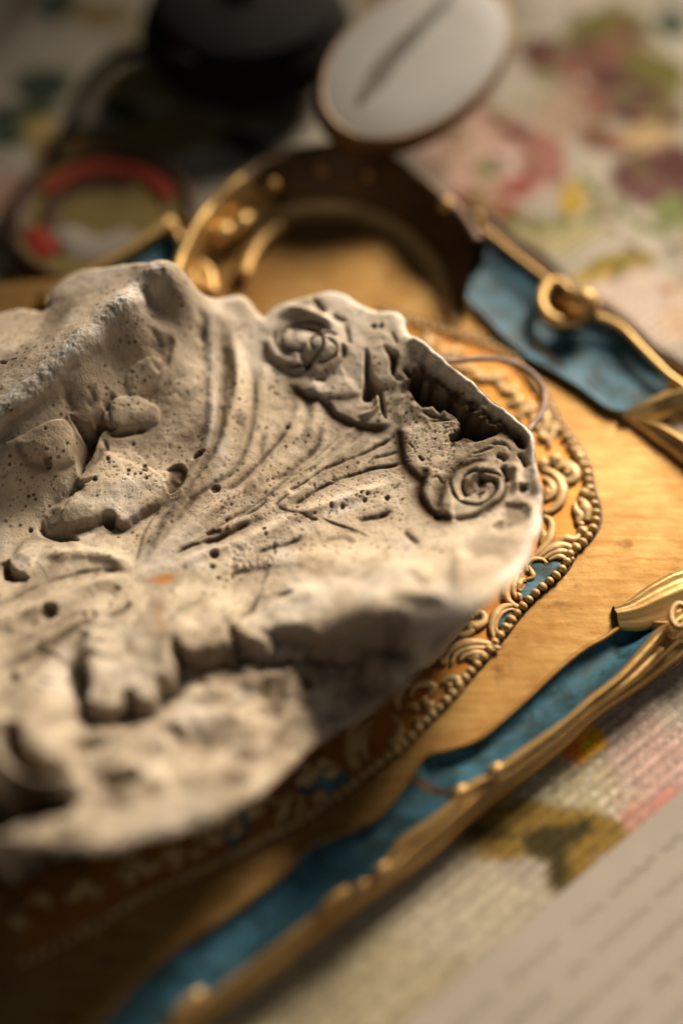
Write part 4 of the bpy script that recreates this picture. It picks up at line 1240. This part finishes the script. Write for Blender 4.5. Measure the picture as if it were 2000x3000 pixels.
stain_shade(1380, 1430, 60, 40, 0.3)
for cx_, cy_, rx_, ry_, r0_, turns, ph in ((880, 1010, 95, 78, 0.22, 1.7, 0.6), (945, 1030, 62, 50, 0.4, 1.0, 2.4), (1400, 1428, 92, 72, 0.35, 1.8, 2.0)):
    for j in range(2):
        an = [ph + j * 2.6 + turns * 3.14 * q / 9 for q in range(10)]
        groove([(cx_ + rx_ * (r0_ + (1 - r0_) * q / 9) * math.cos(a), cy_ + ry_ * (r0_ + (1 - r0_) * q / 9) * math.sin(a)) for q, a in enumerate(an)], 0.055, 0.16, 0.75, ends=0.12)

# surface wear: broad unevenness, rough broken faces, air bubbles
Z += 0.05 * fbm(X, Y, 1.4, 101, 4) + 0.018 * fbm(X, Y, 0.22, 111, 3)


def near_px(pts, wid):
    pl = lin(S(pts), 20)
    d, _, _ = line_sd(X[::2, ::2], Y[::2, ::2], pl)
    m = np.exp(-(d / wid) ** 2)
    return np.repeat(np.repeat(m, 2, 0), 2, 1)[:NX, :NY]


rough = near_px([(-150, 1335), (0, 1228), (135, 1120), (216, 1042), (338, 935), (418, 862)], 0.33)
rough = np.maximum(rough, 0.9 * near_px([(1190, 1100), (1230, 1200), (1330, 1240), (1450, 1270)], 0.45))
rough = np.maximum(rough, 0.6 * near_px([(1250, 1030), (1400, 1140), (1540, 1260)], 0.3))
rough = np.maximum(rough, 0.5 * near_px([(1200, 1260), (1290, 1280), (1400, 1310)], 0.35))
Z += rough * (0.030 * fbm(X, Y, 0.22, 121, 4) + 0.022 * vnoise(X, Y, 0.055, 131))
DIRT_SHADE = np.maximum(DIRT_SHADE, 0.55 * rough * sstep(0.12, 0.35, -fbm(X, Y, 0.16, 121, 3)))
WEAR_LIGHT = near_px([(-150, 1315), (0, 1210), (135, 1105), (216, 1027), (338, 920), (418, 850), (470, 790)], 0.34) * 1.0  # whitened breaks and rims: wear, plus painted light on raised edges
WEAR_LIGHT = np.maximum(WEAR_LIGHT, 0.8 * near_px([(960, 850), (1060, 890), (1170, 920), (1200, 975), (1265, 1035), (1330, 1085), (1405, 1142), (1500, 1226), (1556, 1270), (1572, 1360), (1585, 1450), (1570, 1580), (1480, 1700)], 0.26))
WEAR_LIGHT = np.maximum(WEAR_LIGHT, 0.5 * near_px([(612, 1000), (622, 1100), (622, 1200), (608, 1300)], 0.14))
WEAR_LIGHT = WEAR_LIGHT * np.clip(0.8 + 1.3 * fbm(X, Y, 0.3, 161, 3), 0, 1)
WEAR_LIGHT = np.maximum(WEAR_LIGHT, 0.35 * sstep(0.15, 0.5, fbm(X, Y, 1.6, 171, 4)))
lump = np.maximum(near_px([(560, 2000), (800, 1970), (1000, 1950), (1180, 1930)], 0.9), 0.8 * near_px([(420, 2250), (650, 2200), (900, 2080)], 0.9))
Z += lump * (0.16 * fbm(X, Y, 0.75, 181, 4))
DIRT_SHADE = np.maximum(DIRT_SHADE, lump * 0.85 * sstep(-0.05, 0.30, -fbm(X, Y, 0.75, 181, 4)))
for q in ((50, 2358, 150, 62, 1.0), (150, 2355, 75, 40, 1.0), (355, 2348, 60, 40, .7), (460, 2320, 40, 28, .6), (715, 2207, 50, 30, .75), (683, 2282, 55, 30, .8), (640, 2125, 70, 40, .6), (560, 2190, 60, 30, .45), (900, 1995, 26, 26, .8), (1040, 2025, 24, 24, .7), (620, 2040, 70, 40, .55),  # first two paint shade into the gap by the curl, others are stains
          (760, 1985, 130, 45, .6), (330, 2165, 60, 22, .6), (450, 2200, 40, 24, .5), (1010, 1935, 170, 55, .65), (1140, 1890, 60, 50, .7), (430, 1990, 30, 20, .3), (250, 2440, 40, 30, .5), (560, 2390, 60, 20, .5), (850, 2120, 50, 25, .4), (1185, 1960, 40, 40, .5), (480, 2130, 24, 40, .5)):
    stain_shade(*q)
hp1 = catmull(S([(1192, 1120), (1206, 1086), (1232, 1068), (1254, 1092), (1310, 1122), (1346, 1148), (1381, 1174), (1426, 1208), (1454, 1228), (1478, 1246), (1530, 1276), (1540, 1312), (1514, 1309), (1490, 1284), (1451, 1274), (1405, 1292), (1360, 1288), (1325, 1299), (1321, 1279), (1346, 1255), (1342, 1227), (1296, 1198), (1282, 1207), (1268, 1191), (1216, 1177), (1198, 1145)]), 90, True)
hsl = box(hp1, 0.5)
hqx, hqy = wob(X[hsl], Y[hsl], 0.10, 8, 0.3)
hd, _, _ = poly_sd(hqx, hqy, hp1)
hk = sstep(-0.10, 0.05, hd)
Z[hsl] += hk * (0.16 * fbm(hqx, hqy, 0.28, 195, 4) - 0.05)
DIRT_SHADE[hsl] = np.maximum(DIRT_SHADE[hsl], hk * np.clip(0.92 + 0.5 * fbm(hqx, hqy, 0.22, 191, 3), 0, 1))  # brown dirt and the rim's shade painted together in the hollow
blot = fbm(X, Y, 1.1, 141, 5)
DIRT_SHADE = np.maximum(DIRT_SHADE, 0.26 * sstep(0.12, 0.5, blot))


def tiny(n, xr, yr, r0, r1, d):
    px = RNG.uniform(*xr, n)
    py = RNG.uniform(*yr, n)
    w = S(np.c_[px, py])
    for (wx_, wy_), r in zip(w, RNG.uniform(r0, r1, n) ** 1.0):
        i, j = int(round((wx_ - x0) / H)), int(round((wy_ - y0) / H))
        m = int(r / H) + 2
        if i < m or j < m or i >= NX - m or j >= NY - m:
            continue
        sl = (slice(i - m, i + m + 1), slice(j - m, j + m + 1))
        e = 1 - sstep(0.5, 1.1, np.hypot(X[sl] - wx_, Y[sl] - wy_) / r)
        Z[sl] -= 0.75 * d * r * e
        DIRT_SHADE[sl] = np.maximum(DIRT_SHADE[sl], 0.6 * e)


tiny(150, (270, 560), (1340, 1480), 0.012, 0.026, 1.4)
tiny(22, (270, 480), (1350, 1450), 0.018, 0.034, 1.5)
tiny(420, (640, 1180), (1370, 1530), 0.010, 0.026, 1.4)
tiny(60, (640, 1180), (1370, 1530), 0.022, 0.036, 1.5)
tiny(160, (600, 900), (1450, 1660), 0.012, 0.028, 1.4)
tiny(110, (0, 220), (1280, 1600), 0.010, 0.024, 1.3)
tiny(150, (300, 640), (1100, 1380), 0.012, 0.03, 1.4)
tiny(160, (1180, 1360), (1220, 1380), 0.012, 0.03, 1.4)
tiny(420, (0, 1500), (850, 1800), 0.010, 0.026, 1.3)

# round the edge off, keep the inside, hang a wall from the rim
SDo, NXp, NYp = poly_sd(X.astype(np.float32), Y.astype(np.float32), outline[::2])
re_ = 0.32
tt = np.clip(SDo / re_, 0, 1)
Z -= re_ * 0.75 * (1 - np.sqrt(np.clip(1 - (1 - tt) ** 2, 0, 1)))
Z = np.maximum(Z, FZ + 0.12)
keepv = SDo > -0.7 * H
Xs = np.where(SDo < 0, NXp, X)
Ys = np.where(SDo < 0, NYp, Y)
cell = keepv[:-1, :-1] & keepv[1:, :-1] & keepv[1:, 1:] & keepv[:-1, 1:]
ci, cj = np.nonzero(cell)
vid = lambda i, j: i * NY + j
quads = np.stack([vid(ci, cj), vid(ci + 1, cj), vid(ci + 1, cj + 1), vid(ci, cj + 1)], 1)
ccx, ccy = X[ci, cj] + H / 2, Y[ci, cj] + H / 2
ALLV = np.stack([Xs.ravel(), Ys.ravel(), Z.ravel()], 1)
DV, RV, WV = np.clip(DIRT_SHADE, 0, 1).ravel(), np.clip(RUST, 0, 1).ravel(), np.clip(WEAR_LIGHT, 0, 1).ravel()

ros_a = catmull(S([(770, 960), (790, 920), (860, 880), (940, 858), (1040, 895), (1110, 960), (1120, 1010), (1066, 1030), (1062, 1110), (1070, 1180), (1130, 1222), (1148, 1245), (1094, 1257), (1037, 1248), (983, 1217), (945, 1181), (891, 1164), (845, 1122), (800, 1060), (776, 1020)]), 120, True)
ros_b = catmull(S([(1240, 1410), (1256, 1372), (1320, 1310), (1400, 1292), (1470, 1268), (1520, 1310), (1548, 1380), (1540, 1460), (1500, 1540), (1420, 1520), (1330, 1522), (1290, 1520), (1250, 1485), (1234, 1446)]), 120, True)
brk = lin(S([(-150, 1335), (0, 1228), (135, 1120), (216, 1042), (338, 935), (418, 862), (470, 798)]), 30)
lab = np.zeros(len(quads), int)
lab[line_sd(ccx, ccy, brk)[0] < 0.30] = 3
lab[poly_sd(ccx, ccy, ros_a)[0] > 0] = 1
lab[poly_sd(ccx, ccy, ros_b)[0] > 0] = 2

plaster = thing('plaster_ornament', tuple(P(750, 1550, FZ + 0.05)), 'broken cream plaster carving of acanthus leaf and rosettes, lying on the gilded tray', 'plaster ornament')

DV = np.clip(DV * (1 - 0.6 * np.clip(WV, 0, 1) * (DV < 0.85)), 0, 1)
# smooth normals shared across the pieces so no seam shows
me_all = np.zeros_like(ALLV)


def big_mesh(name, Q, parent, wall=False):
    V, F = ALLV, Q
    uq, inv = np.unique(F, return_inverse=True)
    F = inv.reshape(F.shape)
    V2, d2, r2, w2 = ALLV[uq], DV[uq], RV[uq], WV[uq]
    me = bpy.data.meshes.new(name)
    me.vertices.add(len(V2)); me.vertices.foreach_set('co', (V2 * CM).astype(np.float32).ravel())
    me.loops.add(F.size); me.loops.foreach_set('vertex_index', F.astype(np.int32).ravel())
    me.polygons.add(len(F)); me.polygons.foreach_set('loop_start', np.arange(0, F.size, 4, dtype=np.int32))
    me.update(calc_edges=True)
    for nm, arr in (('dirt_shade', d2), ('rust', r2), ('wear_light', w2)):
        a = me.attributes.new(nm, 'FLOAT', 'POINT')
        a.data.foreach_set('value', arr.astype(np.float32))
    o = link(name, me, M_PLASTER, parent)
    return o


big_mesh('leaf_relief', quads[lab == 0], plaster)
o = big_mesh('rosette', quads[lab == 1], plaster); o['label'] = 'rosette beside the far rim'
o = big_mesh('rosette', quads[lab == 2], plaster); o['label'] = 'rosette by the right rim'
big_mesh('broken_edge', quads[lab == 3], plaster)
# side of the slab
rim_z = np.empty(len(outline))
ii = np.clip(((outline[:, 0] - x0) / H).round().astype(int), 0, NX - 1)
jj = np.clip(((outline[:, 1] - y0) / H).round().astype(int), 0, NY - 1)
for k, (i, j) in enumerate(zip(ii, jj)):
    sub = Z[max(0, i - 2):i + 3, max(0, j - 2):j + 3]
    ks = SDo[max(0, i - 2):i + 3, max(0, j - 2):j + 3] > -0.02
    rim_z[k] = sub[ks].mean() if ks.any() else Z[i, j]
rim_z = np.convolve(np.r_[rim_z[-2:], rim_z, rim_z[:2]], np.ones(5) / 5, 'valid')
cen2 = outline.mean(0)
_d = np.gradient(outline, axis=0)
ar = 0.5 * np.sum(outline[:, 0] * np.roll(outline[:, 1], -1) - np.roll(outline[:, 0], -1) * outline[:, 1])
inn = np.c_[-_d[:, 1], _d[:, 0]] / (np.linalg.norm(_d, axis=1)[:, None] + 1e-9) * (1 if ar > 0 else -1)
rows = []
for k, ins in ((0.0, 0.0), (0.08, 0.10), (0.25, 0.34), (0.5, 0.7), (0.8, 1.0), (1.0, 1.2)):
    q = outline + inn * (ins - 0.004) + inn * 0.05 * fbm(outline[:, 0] + 3 * k, outline[:, 1] + 5 * k, 0.5, 151, 3)[:, None] * (k > 0)
    zz = (rim_z + 0.015) * (1 - k) + (FZ + 0.08) * k
    rows.append(np.c_[q, zz])
v, f = loft(rows, closed=True)
mesh('rough_side', v, f, M_PLASTER, plaster)
# rusty hanging wire
wp = crop([(380, 150), (500, 162), (650, 165), (800, 150), (950, 145), (1060, 160), (1170, 190), (1280, 250), (1360, 330), (1400, 420), (1410, 520), (1370, 620), (1310, 700), (1230, 800)], 1100, 1000, .3508)
wz = np.interp(np.linspace(0, 1, len(wp)), [0, 0.35, 0.7, 0.9, 1], [2.9, 2.4, 2.1, 2.3, 2.6])
wl_ = catmull(np.array([P(a, b, c) for (a, b), c in zip(wp, wz)]), 60)
v, f = tube(wl_, 0.085, 10)
mesh('hanging_wire', v, f, M_WIRE, plaster)

# ------------------------------------------------------------------ things out of focus at the top
# round enamelled dish at the left
dc = P(300, 660, 0.06)
dish = thing('round_dish', tuple(dc), 'round dark-rimmed dish with red and olive rings, lying on the cloth at the left', 'dish')


def ring_part(name, prof, mat, parent, c, a0=0, a1=2 * math.pi, n=64, sy=1.0):
    full = abs(a1 - a0) > 6.28
    a = np.linspace(a0, a1, n, endpoint=not full)
    rows = [np.stack([c[0] + r * np.cos(a), c[1] + sy * r * np.sin(a), np.full(n, c[2] + z)], 1) for r, z in prof]
    v, f = loft(rows, closed=full)
    return mesh(name, v, f, mat, parent)


DR = 2.95
ring_part('rim', [(DR * .90, 0.35), (DR * .93, 0.55), (DR, 0.6), (DR * 1.05, 0.45), (DR * 1.03, 0.1), (DR * .98, 0.0)], M_BROWN, dish, dc)
ring_part('outer_band', [(DR * .92, 0.42), (DR * .80, 0.36), (DR * .66, 0.30)], M_OLIVE, dish, dc)
ring_part('red_band', [(DR * .86, 0.39), (DR * .82, 0.46), (DR * .70, 0.42), (DR * .66, 0.33)], M_RED, dish, dc, math.radians(20), math.radians(150), 40)
ring_part('red_band', [(DR * .86, 0.39), (DR * .80, 0.46), (DR * .62, 0.42), (DR * .56, 0.33)], M_RED, dish, dc, math.radians(195), math.radians(232), 20)
ring_part('brown_ring', [(DR * .67, 0.32), (DR * .62, 0.36), (DR * .52, 0.33), (DR * .47, 0.26)], M_BROWN, dish, dc, math.radians(60), math.radians(235), 40)
ring_part('medallion', [(DR * .66, 0.28), (DR * .4, 0.24), (DR * .2, 0.23), (0.01, 0.23)], M_OLIVE, dish, dc)
ring_part('cream_crescent', [(DR * .60, 0.29), (DR * .52, 0.34), (DR * .34, 0.33), (DR * .24, 0.26)], M_CREAM, dish, dc, math.radians(200), math.radians(330), 40)
ring_part('brown_ring', [(DR * .98, 0.5), (DR * .95, 0.58), (DR * .84, 0.5), (DR * .80, 0.37)], M_BROWN, dish, dc, math.radians(150), math.radians(200), 24)

# dark vessel with hoop handle
pc = P(730, 200, 0.06)
pot = thing('dark_vessel', tuple(pc), 'dark brown round vessel with a thin hoop at its left, behind the tray', 'vessel')
v, f = lathe([(0.01, 0.0), (1.9, 0.0), (2.2, 0.15), (2.1, 0.4), (2.6, 0.9), (3.1, 1.8), (3.25, 2.8), (3.0, 3.8), (2.6, 4.3), (2.68, 4.45), (2.5, 4.6), (1.8, 4.9), (0.9, 5.1), (0.45, 5.2), (0.5, 5.5), (0.3, 5.75), (0.01, 5.8)], 56)
mesh('body', np.asarray(v) * np.array([1.12, 1.12, 0.62]) + pc, f, M_DARK, pot)
hp = [(560, 190), (446, 148), (357, 162), (285, 212), (238, 285), (205, 365), (150, 470)]
hw = np.array([P(a, b, z) for (a, b), z in zip(hp, (2.6, 2.2, 1.8, 1.4, 1.0, 0.6, 0.2))])
v, f = tube(catmull(hw, 40), 0.22, 10)
mesh('hoop_handle', v, f, M_DARK, pot)

# pale oval disc in a brass rim, tilted toward the viewer
ov = thing('oval_disc', tuple(P(1222, 165, 3.6)), 'pale oval disc with dark diagonal streak in brass rim, tilted beside the dark vessel', 'oval disc')
oc = P(1222, 165, 3.6)
nrm = np.array([0.10, -0.16, 0.98]); nrm /= np.linalg.norm(nrm)
la = np.array([math.cos(math.radians(52)), math.sin(math.radians(52)), 0.0])
la = la - nrm * la.dot(nrm); la /= np.linalg.norm(la)
sa_ = np.cross(nrm, la)


def oval_rows(prof, n=64):
    a = np.linspace(0, 2 * math.pi, n, endpoint=False)
    return [oc + (r * 3.9) * np.cos(a)[:, None] * la + (r * 2.3) * np.sin(a)[:, None] * sa_ + h * nrm for r, h in prof]


v, f = loft(oval_rows([(0.97, 0.0), (0.99, 0.03), (1.015, 0.0), (1.04, -0.15), (1.05, -0.6), (1.0, -0.9), (0.6, -1.0), (0.01, -1.0)]), True)
mesh('brass_rim', v, f, M_BRASS, ov)
v, f = loft(oval_rows([(0.97, 0.0), (0.9, 0.06), (0.6, 0.10), (0.3, 0.12), (0.01, 0.12)]), True)
mesh('pale_face', v, f, M_PALE, ov)
st = [(-0.82, 0.06, .10), (-0.5, 0.14, .62), (-0.2, 0.22, .55), (0.2, 0.26, .34), (0.75, 0.30, .2)]
sp_ = catmull(np.array([oc + 3.5 * a * la + 2.25 * b * sa_ + 0.13 * nrm for a, b, w in st]), 30)
sw = np.interp(np.linspace(0, 1, 30), np.linspace(0, 1, 5), [w for a, b, w in st])
rows = [sp_ + sa_ * (sw * k)[:, None] - nrm * (0.02 + dz) for k, dz in ((-1, 0.04), (-0.4, -0.02), (0.4, -0.02), (1, 0.04))]
v, f = loft(rows)
mesh('streak', v, f, mat_plain('grey_streak', (0.10, 0.088, 0.068), 0.7, 0, 0.3, 60), ov)

# letter page at the lower right
e0, e1 = P(1150, 3035, 0.12), P(2150, 2188, 0.12)
ed = (e1 - e0) / np.linalg.norm(e1 - e0)
en = np.array([ed[1], -ed[0], 0])
page = thing('letter_page', tuple(e0), 'pale written page with blurred lines, lying on the cloth below the tray', 'page')
L_ = np.linalg.norm(e1 - e0) + 3
us, vs_ = np.linspace(-4, L_, 50), np.linspace(0, 12, 30)
rows = []
for b in vs_:
    rows.append(np.array([e0 + ed * a + en * b + np.array([0, 0, 0.10 * math.exp(-b / 0.8) + 0.02 * math.sin(a * 0.7) + 0.02 + 0.05 * math.sin(a * 0.42 + b * 0.9) * min(1.0, b)]) for a in us]))
v, f = loft(rows)
under = [r - np.array([0, 0, 0.03]) for r in (rows[0],)]
o = mesh('sheet', v, f, M_PAPER, page)
v2, f2 = loft([rows[0], rows[0] - np.array([0, 0, 0.05])])
mesh('sheet_edge', v2, f2, M_PAPER, page)
for ln in range(9):
    b = 0.75 + ln * 0.72
    iv_, if_ = [], []
    a = 0.3 + random.uniform(0, 0.6)
    while a < L_ - 0.5:
        wlen = random.uniform(0.6, 2.4)
        m = int(wlen / 0.045)
        pr = None
        ph = random.uniform(0, 6)
        for k in range(m):
            aa = a + k * 0.045
            off = 0.06 * math.sin(ph + k * 1.35) + 0.05 * math.sin(ph * 2 + k * 0.6)
            zz = 0.10 * math.exp(-(b + off) / 0.8) + 0.02 * math.sin(aa * 0.7) + 0.02 + 0.05 * math.sin(aa * 0.42 + (b + off) * 0.9) * min(1.0, b + off) + 0.012
            c0 = e0 + ed * aa + en * (b + off) + np.array([0, 0, zz])
            base_i = len(iv_)
            hw_ = 0.018 + 0.03 * random.random()
            iv_ += [c0 - en * hw_, c0 + en * hw_]
            if k:
                if_.append((base_i - 2, base_i, base_i + 1, base_i - 1))
        a += wlen + random.uniform(0.12, 0.5)
    mesh('written_line', iv_, if_, M_INK, page, smooth=False)
